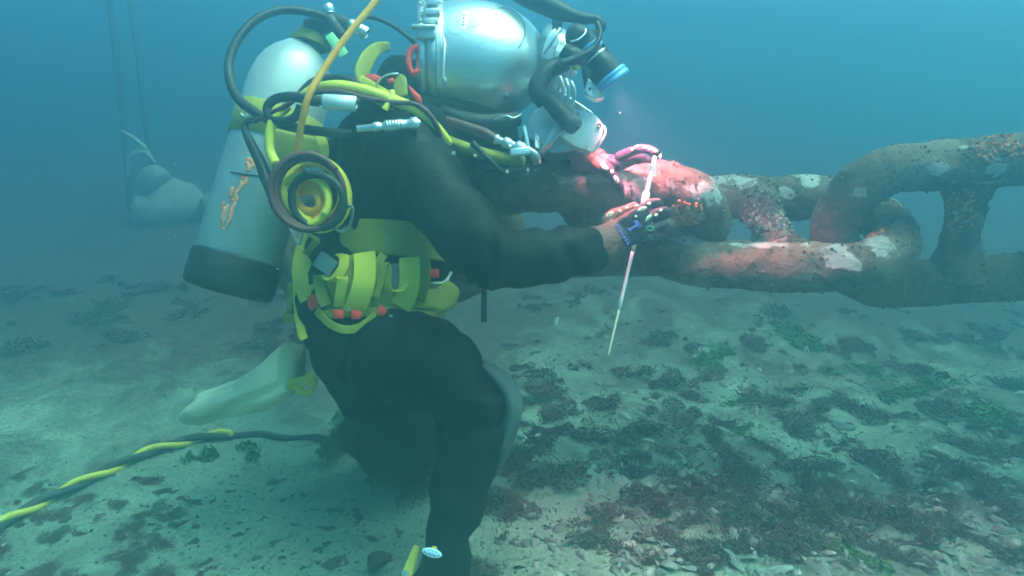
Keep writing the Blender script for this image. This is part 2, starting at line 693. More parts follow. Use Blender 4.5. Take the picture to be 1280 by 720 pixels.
def barnacles(parent, centre, radius, n, normal_hint, mat, rg, size=(.004, .010), stretch=None, target=None):
    """small cones seated on the surface of the target part"""
    tw = WLOC[target.name]
    tm = target.data
    A = [tw + v.co for v in tm.vertices]
    Nn = [v.normal.copy() for v in tm.vertices]
    idx = [i for i in range(len(A)) if (A[i] - centre).length < radius and Nn[i].dot(normal_hint) > -.1]
    V, F = [], []
    for _ in range(n):
        i = rg.choice(idx)
        nn = Nn[i]
        q = A[i] + Vector((rg.uniform(-1, 1), rg.uniform(-1, 1), rg.uniform(-1, 1))) * .008
        q -= nn * (q - A[i]).dot(nn)
        r = rg.uniform(*size)
        h = r * rg.uniform(.6, 1.3)
        tilt = (nn + Vector((rg.uniform(-1, 1), rg.uniform(-1, 1), rg.uniform(-1, 1))) * .35).normalized()
        a = tilt.orthogonal().normalized()
        b = tilt.cross(a)
        k = len(V)
        m = 6
        for rr, hh in ((1, -.3), (.85, .5), (.5, 1), (.3, .7)):
            for s in range(m):
                g = 2 * math.pi * s / m + _
                V.append(q + a * (math.cos(g) * r * rr) + b * (math.sin(g) * r * rr) + tilt * (h * hh))
        for ring in range(3):
            for s in range(m):
                F.append((k + ring * m + s, k + ring * m + (s + 1) % m, k + (ring + 1) * m + (s + 1) % m, k + (ring + 1) * m + s))
        F.append(tuple(k + 3 * m + s for s in range(m)))
    return mk('barnacle_crust', V, F, mat, parent, smooth=False, kind='stuff')


def wdir(deg, near_up):
    """direction across a link, from its lower to its upper bar; deg from vertical in the vertical/depth plane"""
    a = R(deg)
    return UPV * math.cos(a) + FWD * (-math.sin(a) if near_up else math.sin(a))


CA, CB, CC, CD, CE = P(730, 279, 1.80), P(962, 287, 1.82), P(1204, 280, 1.74), P(1506, 285, 1.66), P(500, 296, 1.97)
rg = random.Random(3)
lk_a, mA, barA, studA = chain_link(CA, CB - CE, wdir(62, True), 'rusty chain link in the pink lamp light, held by both gloves', 2, [(812, 238, 40, 20), (735, 222, 40, 9), (880, 240, 20, 18)])  # pale patches here also lighten the rust where the lamp shines
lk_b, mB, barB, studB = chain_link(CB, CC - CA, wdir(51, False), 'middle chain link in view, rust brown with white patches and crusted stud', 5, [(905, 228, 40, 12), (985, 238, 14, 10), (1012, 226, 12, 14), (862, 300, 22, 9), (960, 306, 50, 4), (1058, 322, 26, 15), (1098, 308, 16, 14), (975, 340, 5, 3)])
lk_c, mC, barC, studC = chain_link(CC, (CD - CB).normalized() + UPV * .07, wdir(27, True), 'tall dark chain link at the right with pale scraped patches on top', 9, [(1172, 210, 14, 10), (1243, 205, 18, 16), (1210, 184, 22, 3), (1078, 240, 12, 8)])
lk_d, mD, barD, studD = chain_link(CD, CD - CC, wdir(72, False), 'chain link of which only the tip shows at the right edge', 12)
lk_e, mE, barE, studE = chain_link(CE, CA - CE, wdir(35, False), 'shaded chain link passing behind the diver', 15)
CFa = CE + Vector((-.30, .30, -.10))
lk_f, mF, barF, studF = chain_link(CFa, Vector((.6, -.75, .12)), wdir(25, True), 'chain link bending away behind the diver', 18)
tocam = -FWD
for lk, br, sd_ in ((lk_a, barA, studA), (lk_b, barB, studB), (lk_c, barC, studC), (lk_d, barD, studD)):
    barnacles(lk, WLOC[br.name], 1.0, 420, tocam, M['crust3'], rg, (.0012, .0042), target=br)
    barnacles(lk, WLOC[sd_.name], 1.0, 120, tocam, M['crust3'], rg, (.0012, .0045), target=sd_)
barnacles(lk_a, P(850, 252, 1.66), .062, 330, tocam, M['crust'], rg, (.002, .0055), target=barA)
barnacles(lk_b, P(955, 268, 1.80), .085, 200, tocam, M['crust2'], rg, (.003, .0085), target=studB)
barnacles(lk_b, P(1085, 290, 1.74), .04, 80, tocam, M['crust'], rg, (.002, .0045), target=barB)
barnacles(lk_c, P(1185, 268, 1.68), .07, 130, tocam, M['crust'], rg, (.002, .0045), target=studC)
barnacles(lk_c, P(1250, 188, 1.62), .05, 60, UPV, M['crust'], rg, (.003, .006), target=barC)


def tuft(name, base, n, h, spread, mat, seed, parent=None, width=.004, lean=(0, 0, 0), smooth=True):
    r_ = random.Random(seed)
    V, F = [], []
    for _ in range(n):
        a = r_.uniform(0, 2 * math.pi)
        rr = spread * math.sqrt(r_.random()) * .6
        p = Vector(base) + Vector((math.cos(a) * rr, math.sin(a) * rr, -.004))
        d = Vector((math.cos(a) * r_.uniform(.1, 1.3), math.sin(a) * r_.uniform(.1, 1.3), r_.uniform(.35, 1.1))) + Vector(lean)
        d.normalize()
        L = h * r_.uniform(.45, 1.1)
        sd = d.cross(Vector((r_.uniform(-1, 1), r_.uniform(-1, 1), .3))).normalized()
        w = width * r_.uniform(.6, 1.5)
        k = len(V)
        seg = 4
        for i in range(seg + 1):
            t = i / seg
            ww = w * (1 - .75 * t) * (1 + .5 * math.sin(t * 9 + a))
            q = p + d * (L * t) + Vector((r_.uniform(-1, 1), r_.uniform(-1, 1), r_.uniform(-.8, .4))) * (L * .16 * t)
            V += [q - sd * ww, q + sd * ww]
        for i in range(seg):
            F.append((k + 2 * i, k + 2 * i + 1, k + 2 * i + 3, k + 2 * i + 2))
    return mk(name, V, F, mat, parent, smooth=smooth)

# ------------------------------------------------------------------ the diver
PERSON = thing('person', 'diver in a black drysuit kneeling on one knee, hands on the chain', 'person', G(545, 640))
DEP = FWD                                       # side vector across the body (profile view)
shapes = []
shapes.append(sweep(PP((436, 452, 1.62), (452, 405, 1.62), (470, 338, 1.62), (488, 262, 1.62), (503, 195, 1.62), (510, 148, 1.62), (514, 115, 1.62), (524, 86, 1.62)),
                    [(.12, .105), (.165, .148), (.165, .16), (.172, .16), (.185, .158), (.165, .115), (.085, .08), (.07, .07)], DEP, n=28, sub=5))
shapes.append(sweep(PP((515, 118, 1.62), (556, 148, 1.62), (600, 172, 1.63), (640, 190, 1.66)), [.10, .095, .08, .055], n=20, sub=5))
# near arm
shapes.append(sweep(PP((492, 178, 1.50), (515, 205, 1.44), (560, 264, 1.375), (612, 317, 1.335), (680, 322, 1.37), (747, 308, 1.43)),
                    [.075, .080, .066, .062, .054, .042], n=20, sub=5))
# far arm
shapes.append(sweep(PP((508, 172, 1.72), (540, 192, 1.79), (590, 212, 1.80), (640, 208, 1.78), (690, 198, 1.72), (727, 197, 1.67)),
                    [.08, .085, .07, .06, .046, .034], n=18, sub=5))
# near leg
shapes.append(sweep(PP((436, 420, 1.56), (478, 436, 1.51), (535, 458, 1.475), (586, 490, 1.45), (592, 545, 1.45), (577, 610, 1.445), (562, 670, 1.44), (552, 735, 1.43)),
                    [.11, .112, .097, .077, .070, .062, .048, .045], n=22, sub=5))
ank = P(552, 735, 1.43)
hz = .052
shapes.append(sweep([Vector((ank.x - .07, ank.y, hz)), Vector((ank.x - .02, ank.y, hz + .012)), Vector((ank.x + .08, ank.y - .02, hz)), Vector((ank.x + .17, ank.y - .035, .042)), Vector((ank.x + .205, ank.y - .04, .036))],
                    [(.036, .04), (.045, .052), (.05, .05), (.05, .04), (.035, .028)], Vector((0, 1, 0)), n=16, sub=4))
# far leg, folded on the sea bed
shapes.append(sweep(PP((440, 425, 1.68), (462, 470, 1.74), (496, 518, 1.82), (532, 556, 1.88)), [.10, .105, .105, .095], n=20, sub=5))
shapes.append(sweep(PP((532, 558, 1.90), (485, 552, 1.97), (458, 545, 2.02), (440, 535, 2.06)), [.095, .095, .075, .055], n=18, sub=5))
A, N, Fb = remesh(*join(*shapes), voxel=.0095, smooth=10)
# folds of the loose suit
limbs = [(P(505, 205, 1.44), P(612, 317, 1.335)), (P(612, 317, 1.335), P(747, 308, 1.385)), (P(440, 430, 1.55), P(588, 492, 1.45)), (P(592, 505, 1.45), P(556, 690, 1.52)), (P(452, 405, 1.62), P(505, 190, 1.62)),
         (P(440, 425, 1.68), P(505, 568, 1.94)), (P(508, 172, 1.72), P(727, 197, 1.67))]
for i in range(len(A)):
    q = Vector(A[i])
    best, bt, bd = 9, 0, None
    for k, (a, b) in enumerate(limbs):
        ab = b - a
        t = max(0, min(1, (q - a).dot(ab) / ab.length_squared))
        dd = (q - a - ab * t).length
        if dd < best: best, bt, bd = dd, t, (k, ab)
    k, ab = bd
    s = bt * ab.length
    nn = noise.noise(q * 7 + Vector((k * 3, 0, 0)))
    wav = math.sin(s * 62 + nn * 7 + k) * (.35 + .65 * max(0, noise.noise(q * 4.5 + Vector((9, k, 0))) + .25))
    ends = .55 + .9 * abs(bt - .5)
    h = .0135 * wav * ends + .009 * nn + .003 * noise.noise(q * 31)
    A[i] += N[i] * h
body = mk('body', A, Fb, M['suit'], PERSON)
# grey knee pad
kp = P(597, 500, 1.45)
shapes = [sweep(PP((602, 455, 1.45), (628, 478, 1.448), (640, 505, 1.45), (632, 545, 1.455), (617, 588, 1.47)), [(.028, .012), (.05, .02), (.055, .022), (.05, .02), (.03, .012)], DEP, n=16, sub=5)]
mk('knee_pad', *join(*shapes), M['knee'], PERSON)
# badge on the ankle
bc = P(540, 691, 1.385)
bn = (CAM - bc).normalized()
bx = (RGT + UPV * -.28).normalized()
bx = (bx - bn * bx.dot(bn)).normalized()
by = bn.cross(bx)
def oval(c, a, b, rx, ry, n, th, bev=.001):
    return prism([Vector(c) + a * (math.cos(2 * math.pi * i / 24) * rx) + b * (math.sin(2 * math.pi * i / 24) * ry) for i in range(24)], n * th, bev, 1)
badge = mk('badge', *oval(bc, bx, by, .0195, .0085, bn, .004), M['badge'], PERSON)
mk('badge_field', *oval(bc + bn * .0042, bx, by, .0165, .0058, bn, .0012, .0003), M['blue'], badge)
sq = [bc + bn * .0062 + bx * (-.013 + .0026 * i) + by * (.0022 * math.sin(i * 2.1) - .0005) for i in range(11)]
mk('badge_script', *sweep(sq, .0011, n=6, sub=4), M['badge'], badge)
mk('badge_crest', *ell(bc + by * .009 + bn * .001 + bx * .002, (.006, .002, .004), (bx, bn, by), 12, 6), M['yellow'], badge)
# ankle strap with buckle behind the boot
st = thing('fin_strap', 'yellow strap with steel buckle standing up behind the boot', 'strap', P(515, 715, 1.44))
DOFF = -.07
mk('webbing', *sweep(PP((521, 682, 1.525), (517, 695, 1.52), (512, 710, 1.515), (506, 728, 1.50)), [(.002, .006), (.003, .009), (.003, .011), (.003, .011)], FWD, n=10, power=4), M['yhose'], st)
mk('buckle', *block(P(508, 722, 1.50), (RGT + UPV * .3, UPV - RGT * .3, FWD), (.007, .014, .004), .002), M['chrome'], st)
DOFF = 0.0


# gloves ------------------------------------------------------------
def glove(name, label, wrist, palm, fingers, thumb, cuff, black_poly, black_side, voxel=.0021):
    t = thing(name, label, 'glove', wrist[0])
    shapes = [sweep(wrist, [w for w in cuff], n=18, sub=5), sweep(palm[0], palm[1], palm[2], n=18, sub=5, power=2.6)]
    for f in fingers + [thumb]:
        shapes.append(sweep(PP(*f[0]), f[1], n=12, sub=5))
        shapes.append(ell(P(*f[0][-1]), f[1][-1] * .98, nu=10, nv=6))
    A, N, Fg = remesh(*join(*shapes), voxel=voxel, smooth=4)
    for i in range(len(A)):
        q = Vector(A[i])
        A[i] += N[i] * (.0012 * noise.noise(q * 60) + .0008 * noise.noise(q * 150))
    o = mk('hand', A, Fg, M['pink'], t)
    o.data.materials.append(M['glove'])

    def inside(x, y, poly):
        c = False
        j = len(poly) - 1
        for i in range(len(poly)):
            if (poly[i][1] > y) != (poly[j][1] > y) and x < (poly[j][0] - poly[i][0]) * (y - poly[i][1]) / (poly[j][1] - poly[i][1]) + poly[i][0]: c = not c
            j = i
        return c
    w = WLOC[o.name]
    for p in o.data.polygons:
        x, y, d = to_px(w + p.center)
        if inside(x, y, black_poly) and p.normal.dot(black_side) > -.2: p.material_index = 1
    return t, o


def guards(t, hand, spots):
    """raised guards seated on the glove: (px, py, length, width, angle)"""
    w = WLOC[hand.name]
    A = np.array([tuple(w + v.co) for v in hand.data.vertices])
    Q = A - np.array(CAM)
    d = Q @ np.array(FWD)
    X = 640 + FOC * Q[:, 0] / d
    Y = 360 - FOC * (Q @ np.array(UPV)) / d
    for (px, py, L, W, ang) in spots:
        k = (X - px) ** 2 + (Y - py) ** 2
        near = np.where(k < max(9, k.min() + 4))[0]
        i = near[np.argmin(d[near])]
        v = hand.data.vertices[int(i)]
        c = Vector(A[i])
        n = (v.normal + tocam * .4).normalized()
        a = RGT * math.cos(R(ang)) + UPV * math.sin(R(ang))
        a = (a - n * a.dot(n)).normalized()
        b = n.cross(a)
        g = mk('finger_guard', *ell(c - n * .0006, (L, W, .0034), (a, b, n), 14, 8), M['guard'], t)
        if L > .006:
            mk('slot', *ell(c + n * .0026, (L * .45, W * .28, .0009), (a, b, n), 12, 6), M['glove'], g)


DOFF = .045
ng, nh = glove('near_glove' if False else 'work_glove', 'coral glove with black back and violet print, gripping the white rod lower down',
    PP((741, 309, 1.385), (750, 306, 1.385), (762, 300, 1.39), (775, 292, 1.395)),
    (PP((762, 300, 1.392), (780, 290, 1.392), (798, 282, 1.395), (810, 277, 1.405)), [(.024, .016), (.032, .017), (.036, .0155), (.034, .011)], (UPV + RGT * .42).normalized()),
    [(((795, 264, 1.402), (816, 254, 1.425), (824, 256, 1.462), (813, 265, 1.487)), [.0105, .0098, .009, .008]),
     (((804, 276, 1.396), (828, 264, 1.418), (834, 268, 1.460), (820, 276, 1.485)), [.0108, .0100, .0092, .0082]),
     (((810, 289, 1.400), (829, 281, 1.424), (831, 286, 1.464), (818, 291, 1.485)), [.0105, .0098, .009, .008]),
     (((805, 301, 1.408), (821, 297, 1.432), (822, 302, 1.466), (811, 305, 1.482)), [.0095, .0088, .008, .0072])],
    (((762, 292, 1.405), (762, 272, 1.415), (778, 264, 1.43), (793, 257, 1.452)), [.016, .0125, .0105, .009]),
    [.041, .040, .035, .03],
    [(768, 280), (790, 266), (806, 250), (845, 248), (845, 316), (788, 322)], tocam)
guards(ng, nh, [(763, 266, .0105, .0045, 35), (777, 262, .0042, .0034, 10), (786, 259, .0042, .0034, 20), (794, 255, .0055, .0032, 10),
                (804, 259, .0105, .0042, 28), (814, 254, .0042, .0036, 0), (813, 273, .0110, .0045, 33), (822, 267, .0042, .0034, 20), (829, 263, .0042, .003, 40),
                (797, 270, .003, .0025, 0)])


def decal(t, hand, name, pts, r, mat):
    """flat print on the glove back: strokes seated on the surface"""
    w = WLOC[hand.name]
    A = np.array([tuple(w + v.co) for v in hand.data.vertices])
    Q = A - np.array(CAM)
    d = Q @ np.array(FWD)
    X = 640 + FOC * Q[:, 0] / d
    Y = 360 - FOC * (Q @ np.array(UPV)) / d
    out = []
    for stroke in pts:
        q = []
        for (px, py) in stroke:
            near = np.where((X - px) ** 2 + (Y - py) ** 2 < 9)[0]
            dd = float(d[near].min()) - .0012 if len(near) else 1.38
            q.append(P(px, py, dd - DOFF))
        out.append(sweep(q, (r, r * .35), [tocam.cross(Vector(q[-1]) - Vector(q[0])).normalized()] * (1 + 3 * (len(q) - 1)) if False else None, n=6, sub=3))
    return mk(name, *join(*out), mat, t)


strip = []
for i in range(7):                              # violet lettering strip along the wrist edge, too small to read
    x, y = 770.5 + i * 2.35, 282 + i * 3.6
    strip.append([(x - 1.6, y + 1.2), (x + 1.8, y - 1.0)])
    if i % 2 == 0: strip.append([(x - 1.2, y - .6), (x + 1.0, y + 2.2)])
    if i % 3 == 1: strip.append([(x + 1.6, y - .8), (x + 2.4, y + 1.2)])
decal(ng, nh, 'violet_strip', strip, .0011, M['mark'])
decal(ng, nh, 'violet_emblem', [[(786, 288), (797, 281)], [(793, 276), (799, 286)], [(785, 286), (788, 290)], [(796, 276), (801, 284)]], .0022, M['mark'])
decal(ng, nh, 'green_print', [[(808, 285), (812, 282), (817, 284), (815, 288), (809, 287)], [(811, 294), (814, 294), (815, 298), (812, 298), (811, 294)]], .0009, M['greenprint'])

DOFF = -.045
fg, fh = glove('work_glove', 'coral glove reaching over the top of the chain to the upper end of the rod',
    PP((718, 197, 1.675), (727, 197, 1.668), (738, 199, 1.66), (750, 203, 1.65)),
    (PP((735, 199, 1.662), (750, 202, 1.655), (766, 203, 1.65), (778, 202, 1.645)), [(.022, .018), (.030, .019), (.036, .017), (.034, .012)], (FWD + UPV * .25).normalized()),
    [(((772, 197, 1.622), (793, 188, 1.595), (808, 186, 1.565), (821, 191, 1.532)), [.0115, .0105, .0095, .0085]),
     (((776, 198, 1.642), (798, 196, 1.645), (813, 203, 1.655), (818, 214, 1.668)), [.0115, .0108, .0098, .0088]),
     (((777, 200, 1.665), (798, 198, 1.69), (812, 205, 1.71), (816, 213, 1.73)), [.011, .0102, .0095, .0085]),
     (((774, 202, 1.685), (790, 202, 1.72), (800, 209, 1.75), (803, 215, 1.765)), [.0098, .009, .0082, .0075])],
    (((744, 205, 1.635), (755, 211, 1.622), (767, 221, 1.625), (776, 235, 1.632)), [.017, .0145, .012, .0098]),
    [.0335, .033, .03, .028],
    [(748, 210), (756, 204), (762, 194), (786, 178), (830, 178), (830, 245), (778, 245), (760, 226)], tocam)
guards(fg, fh, [(754, 205, .0105, .006, -50), (761, 211, .0045, .004, -50), (767, 217, .0045, .004, -55), (773, 226, .010, .0048, -62),
                (791, 186, .011, .0036, 15), (803, 184, .0045, .0032, 0), (811, 186, .0045, .0032, -20), (819, 189, .004, .0032, -40)])

DOFF = .04
# measuring rod held in both gloves
rod = thing('measuring_rod', 'thin white measuring rod held slanting between the two gloves', 'rod', P(760, 445, 1.40))
def rp(t):                                     # 0 at the upper end, 1 at the lower end
    return P(820, 192, 1.512).lerp(P(760, 445, 1.42), t)
mk('upper_shaft', *sweep([rp(0), rp(.10), rp(.2), rp(.50)], [.0042, .0046, .0046, .0042], n=10), M['white'], rod)
mk('collar', *lathe([(0, .004), (.002, .0075), (.018, .0085), (.03, .0055), (.034, .004)], rp(.20), rp(.3) - rp(.2), 14), M['white'], rod)
mk('lower_shaft', *sweep([rp(.49), rp(.78)], [.0040, .0034], n=10), M['white'], rod)
mk('tip', *sweep([rp(.78), rp(.97), rp(1)], [.0022, .002, .0008], n=8), M['guard'], rod)
mk('hook', *sweep([rp(0) + RGT * -.006 + UPV * -.004, rp(0) + UPV * .003, rp(0) + RGT * .008 + UPV * .001, rp(0) + RGT * .010 - UPV * .008], .0028, n=8), M['white'], rod)

DOFF = 0.0
# ------------------------------------------------------------------ diving helmet
HX = (RGT + UPV * .02 + FWD * .06).normalized()
HO = P(531, 80, 1.62)
hel = thing('diving_helmet', 'polished steel diving helmet on the diver, facing down towards the chain', 'helmet', HO)
mk('neck_ring', *lathe([(-.012, .10), (-.012, .128), (-.008, .134), (.002, .136), (.006, .134), (.010, .130), (.014, .130)], HO, HX, 64), M['ring_steel'], hel)
mk('clamp_band', *lathe([(.010, .128), (.011, .135), (.014, .137), (.028, .137), (.031, .135), (.032, .128)], HO, HX, 64), M['ring_steel'], hel)
prof = [(.026, .10), (.030, .133), (.036, .1355), (.040, .1355), (.043, .131), (.060, .1335), (.085, .1355), (.110, .1355), (.135, .133), (.16, .1285), (.185, .121), (.205, .112), (.225, .099), (.243, .083), (.258, .064), (.268, .044), (.274, .022), (.276, .004)]
pp_, ee_ = catmull([Vector((a, b, 0)) for a, b in prof], 3)
shell = mk('shell', *lathe([(q.x, max(q.y, .001)) for q in pp_], HO, HX, 72), M['steel'], hel)


def on_shell(px, py, lift=0.0):
    """point of the helmet shell seen at a pixel"""
    o = CAM
    v = (P(px, py, 1) - CAM).normalized()
    lo = 1.2
    for s in range(900):
        q = o + v * lo
        t = (q - HO).dot(HX)
        r = (q - HO - HX * t).length
        if .03 <= t <= .276:
            for (a, ra), (b, rb) in zip(prof, prof[1:]):
                if a <= t <= b:
                    rr = ra + (rb - ra) * (t - a) / max(b - a, 1e-6)
                    if r <= rr:
                        n = (q - HO - HX * t).normalized()
                        return q + n * lift, n
                    break
        lo += .0008
    return P(px, py, 1.55), tocam


# seams, rivets, label plates on the shell
seam = [on_shell(*q)[0] for q in ((612, 13), (628, 10), (642, 14), (652, 24), (656, 38), (654, 50), (648, 60))]
mk('port_seam', *sweep(seam, .0016, n=6, sub=3), M['rubber'], hel)
for (px, py, r) in ((555, 102, .0085), (543, 124, .004), (566, 143, .006), (621, 18, .0022), (654, 49, .0022), (632, 120, .009), (586, 96, .0018), (600, 60, .0015)):
    c, n = on_shell(px, py)
    mk('rivet', *lathe([(-.002, r), (.0012, r), (.0024, r * .7), (.003, r * .2)], c, n, 16), M['plate'] if r < .009 else M['ring_steel'], hel)
def shell_patch(name, quad, mat, lift=.0016, nu=6, nv=6):
    V, F = [], []
    for j_ in range(nv + 1):
        for i_ in range(nu + 1):
            u, v = i_ / nu, j_ / nv
            x = (quad[0][0] * (1 - u) + quad[1][0] * u) * (1 - v) + (quad[3][0] * (1 - u) + quad[2][0] * u) * v
            y = (quad[0][1] * (1 - u) + quad[1][1] * u) * (1 - v) + (quad[3][1] * (1 - u) + quad[2][1] * u) * v
            V.append(on_shell(x, y, lift)[0])
    for j_ in range(nv):
        for i_ in range(nu):
            a = j_ * (nu + 1) + i_
            F.append((a, a + nu + 1, a + nu + 2, a + 1))
    return mk(name, V, F, mat, hel)


shell_patch('label_plate', ((589, 14), (607, 11), (603, 33), (583, 36)), M['plate'])
shell_patch('label_plate', ((571, 18), (577, 17), (573, 41), (566, 42)), M['plate'])
for i in range(4):
    c, n = on_shell(580.5 - i * .5, 19 + i * 4, .0008)
    mk('engraved_mark', *ell(c, (.0035, .0012, .0022), (HX, n, HX.cross(n)), 8, 5), M['ring_steel'], hel)

# rear hinge and latch on top of the ring
lat = mk('latch', *join(
    block(P(533, 43, 1.488), (RGT, UPV, FWD), (.019, .013, .014), .004),
    block(P(541, 12, 1.515), (RGT + UPV * .1, UPV, FWD), (.012, .040, .014), .004)), M['ring_steel'], hel)
for i, (x, y, w, h) in enumerate(((543, 3, .015, .006), (541, 15, .016, .005), (539, 27, .015, .005), (530, 34, .024, .003))):
    mk('latch_plate', *block(P(x, y, 1.496 if i < 3 else 1.474), (RGT, UPV, FWD), (w, h, .010), .002), M['chrome'], lat)
for (x, y) in ((529, 14), (527, 25), (552, 2), (527, 3)):
    mk('latch_bolt', *lathe([(-.006, .005), (.004, .005), (.006, .003)], P(x, y, 1.495), tocam, 12), M['chrome'], lat)
mk('latch_arm', *sweep(PP((557, 60, 1.49), (553, 40, 1.498), (553, 24, 1.51), (560, 20, 1.515), (563, 30, 1.50)), .0028, n=8), M['chrome'], hel)
# ring stiffener bar
mk('rim_bar', *sweep(PP((556, 55, 1.487), (555, 75, 1.482), (554, 100, 1.485)), [(.003, .006), (.003, .0065), (.003, .006)], RGT, n=10, power=4), M['chrome'], hel)

# front of the helmet: faceplate, oral valve housing, cover
FC = P(706, 92, 1.64)
FN = (RGT * .86 - UPV * .38 - FWD * .02).normalized()
mk('face_port', *lathe([(-.075, .085), (-.02, .088), (.0, .086), (.004, .080), (.004, .066), (-.004, .064)], FC, FN, 48), M['ring_steel'], hel)
mk('port_retainer', *lathe([(.0, .070), (.0, .084), (.010, .084), (.013, .080), (.013, .070), (.0, .070)], FC + FN * .003, FN, 48), M['chrome'], hel)
gl = mk('faceplate', *lathe([(0, .069), (.004, .069), (.005, .064)], FC + FN * .004, FN, 40), M['glass'], hel)
fa = FN.orthogonal().normalized()
fb = FN.cross(fa)
for i in range(10):
    g = 2 * math.pi * i / 10
    mk('port_screw', *lathe([(0, .004), (.004, .004), (.005, .002)], FC + FN * .0155 + (fa * math.cos(g) + fb * math.sin(g)) * .077, FN, 10), M['chrome'], hel)
# bright polished nose bracket at upper front
mk('front_bracket', *prism(PP((676, 72, 1.515), (684, 44, 1.51), (694, 34, 1.515), (699, 48, 1.515), (690, 78, 1.515)), FWD * .02, .003), M['chrome'], hel)
mk('bracket_rod', *sweep(PP((680, 66, 1.51), (692, 48, 1.505), (700, 36, 1.51)), .004, n=8), M['chrome'], hel)
# regulator with white hexagonal cover plate
reg = mk('regulator_body', *prism(PP((652, 168, 1.545), (664, 142, 1.545), (700, 112, 1.545), (742, 140, 1.545), (738, 186, 1.545), (690, 192, 1.545)), FWD * .11, .004, 2), M['ring_steel'], hel)
cov = mk('regulator_cover', *prism(PP((697, 168, 1.50), (714, 146, 1.50), (719, 136, 1.50), (745, 144, 1.50), (755, 157, 1.50), (752, 173, 1.50), (739, 190, 1.50), (716, 182, 1.50)), FWD * .045, .002, 2), M['plate'], hel)
for (x, y) in ((749, 157), (732, 185), (706, 164), (722, 142)):
    mk('cover_screw', *lathe([(-.002, .0045), (.002, .0045), (.003, .003)], P(x, y, 1.498), tocam, 12), M['ring_steel'], cov)
mk('cover_edge', *sweep(PP((755, 158, 1.51), (757, 165, 1.51), (754, 173, 1.51), (747, 184, 1.51), (740, 190, 1.51)), .003, n=8), M['chrome'], cov)
mk('side_tube', *sweep(PP((707, 78, 1.49), (683, 90, 1.475), (672, 112, 1.47), (682, 128, 1.47)), [.017, .019, .020, .018], n=16), M['rubber'], hel)
mk('side_tube', *sweep(PP((686, 124, 1.465), (704, 145, 1.455), (712, 155, 1.452)), [.018, .020, .019], n=16), M['rubber'], hel)
mk('clear_knob', *lathe([(0, .0185), (.006, .0195), (.016, .019), (.020, .016), (.021, .006)], P(712, 152, 1.456), (RGT * .7 - UPV * .7 - FWD * .25), 24), M['knee'], hel)
mk('reg_strap', *sweep(PP((708, 148, 1.49), (700, 158, 1.482), (686, 178, 1.482), (676, 192, 1.49)), [(.009, .004)] * 4, (RGT * .7 + UPV * .6), n=10, power=4), M['ring_steel'], hel)
for k in range(3):
    mk('visor_bar', *sweep(PP((700 + k * 7, 96 + k * 3, 1.535), (704 + k * 7, 112 + k * 2, 1.53), (701 + k * 7, 128 + k * 2, 1.535)), .0042, n=8), M['chrome'], hel)
mk('chin_fin', *prism(PP((653, 158, 1.50), (657, 156, 1.50), (663, 184, 1.49), (658, 185, 1.49)), FWD * .02, .001), M['chrome'], hel)
mk('chin_fin', *prism(PP((668, 164, 1.50), (674, 172, 1.50), (675, 186, 1.49), (669, 184, 1.49)), FWD * .02, .001), M['chrome'], hel)
# dark lower edge of the shell, chin padding
mk('chin_skirt', *sweep(PP((552, 140, 1.53), (585, 152, 1.515), (620, 154, 1.515), (648, 148, 1.53)), [.016, .020, .020, .016], n=14), M['rubber'], hel)
mk('side_cable', *sweep(PP((618, 150, 1.49), (632, 145, 1.485), (642, 148, 1.485), (652, 143, 1.49)), .0028, n=8), M['ring_steel'], hel)
# handle hose over the top
mk('top_hose', *sweep(PP((636, -22, 1.56), (655, -6, 1.55), (690, 10, 1.54), (722, 22, 1.535), (744, 24, 1.54), (752, 32, 1.54), (744, 42, 1.54), (722, 42, 1.54)), [.020, .022, .021, .014, .010, .010, .009, .008], n=16), M['rubber'], hel)
mk('top_bracket', *prism(PP((690, 22, 1.53), (704, 26, 1.53), (702, 38, 1.53), (692, 40, 1.53)), FWD * .02, .004), M['rubber'], hel)

# helmet lamp
DOFF = -.085
lamp = thing('helmet_lamp', 'black dive lamp with two blue rings clamped to the helmet, lit', 'lamp', P(712, 60, 1.60))
L0, L1 = P(712, 48, 1.585), P(768, 101, 1.565)
LA = (L1 - L0).normalized()
LL = (L1 - L0).length
def lp(t): return LL * t
LAT = (RGT * .40 - UPV * .92 + FWD * .0).normalized()      # the lamp head points down to the work
HB = P(727, 47, 1.56)
mk('lamp_mount', *join(ell(P(722, 46, 1.545), .026, nu=18, nv=10), sweep(PP((704, 62, 1.53), (716, 70, 1.53), (730, 74, 1.535)), [.016, .02, .016], n=12)), M['rubber'], lamp)
mk('mount_ring', *sweep(PP((713, 52, 1.515), (722, 50, 1.512), (731, 42, 1.515), (732, 36, 1.52)), .0022, n=6), M['chrome'], lamp)
A0 = P(727, 50, 1.56)
AX = (P(766, 101, 1.57) - A0).normalized()
AL = (P(766, 101, 1.57) - A0).length
mk('barrel', *lathe([(-.01, .012), (-.008, .022), (AL * .05, .026), (AL * .14, .028), (AL * .30, .026), (AL * .40, .026), (AL * .46, .029), (AL * .55, .031), (AL * .85, .034), (AL * .9, .033)], A0, AX, 32), M['rubber'], lamp)
mk('blue_ring', *lathe([(AL * .16, .026), (AL * .17, .0300), (AL * .21, .0310), (AL * .22, .0285), (AL * .25, .0285), (AL * .26, .0310), (AL * .31, .0305), (AL * .32, .026)], A0, AX, 36), M['blue'], lamp)
mk('steel_band', *lathe([(AL * .40, .027), (AL * .41, .0300), (AL * .43, .0300), (AL * .44, .028)], A0, AX, 32), M['chrome'], lamp)
mk('blue_ring', *lathe([(AL * .86, .033), (AL * .87, .0370), (AL * .93, .0382), (AL * .94, .036), (AL * .97, .036), (AL * .98, .0385), (AL * 1.05, .0385), (AL * 1.06, .034), (AL * 1.045, .030)], A0, AX, 36), M['blue'], lamp)
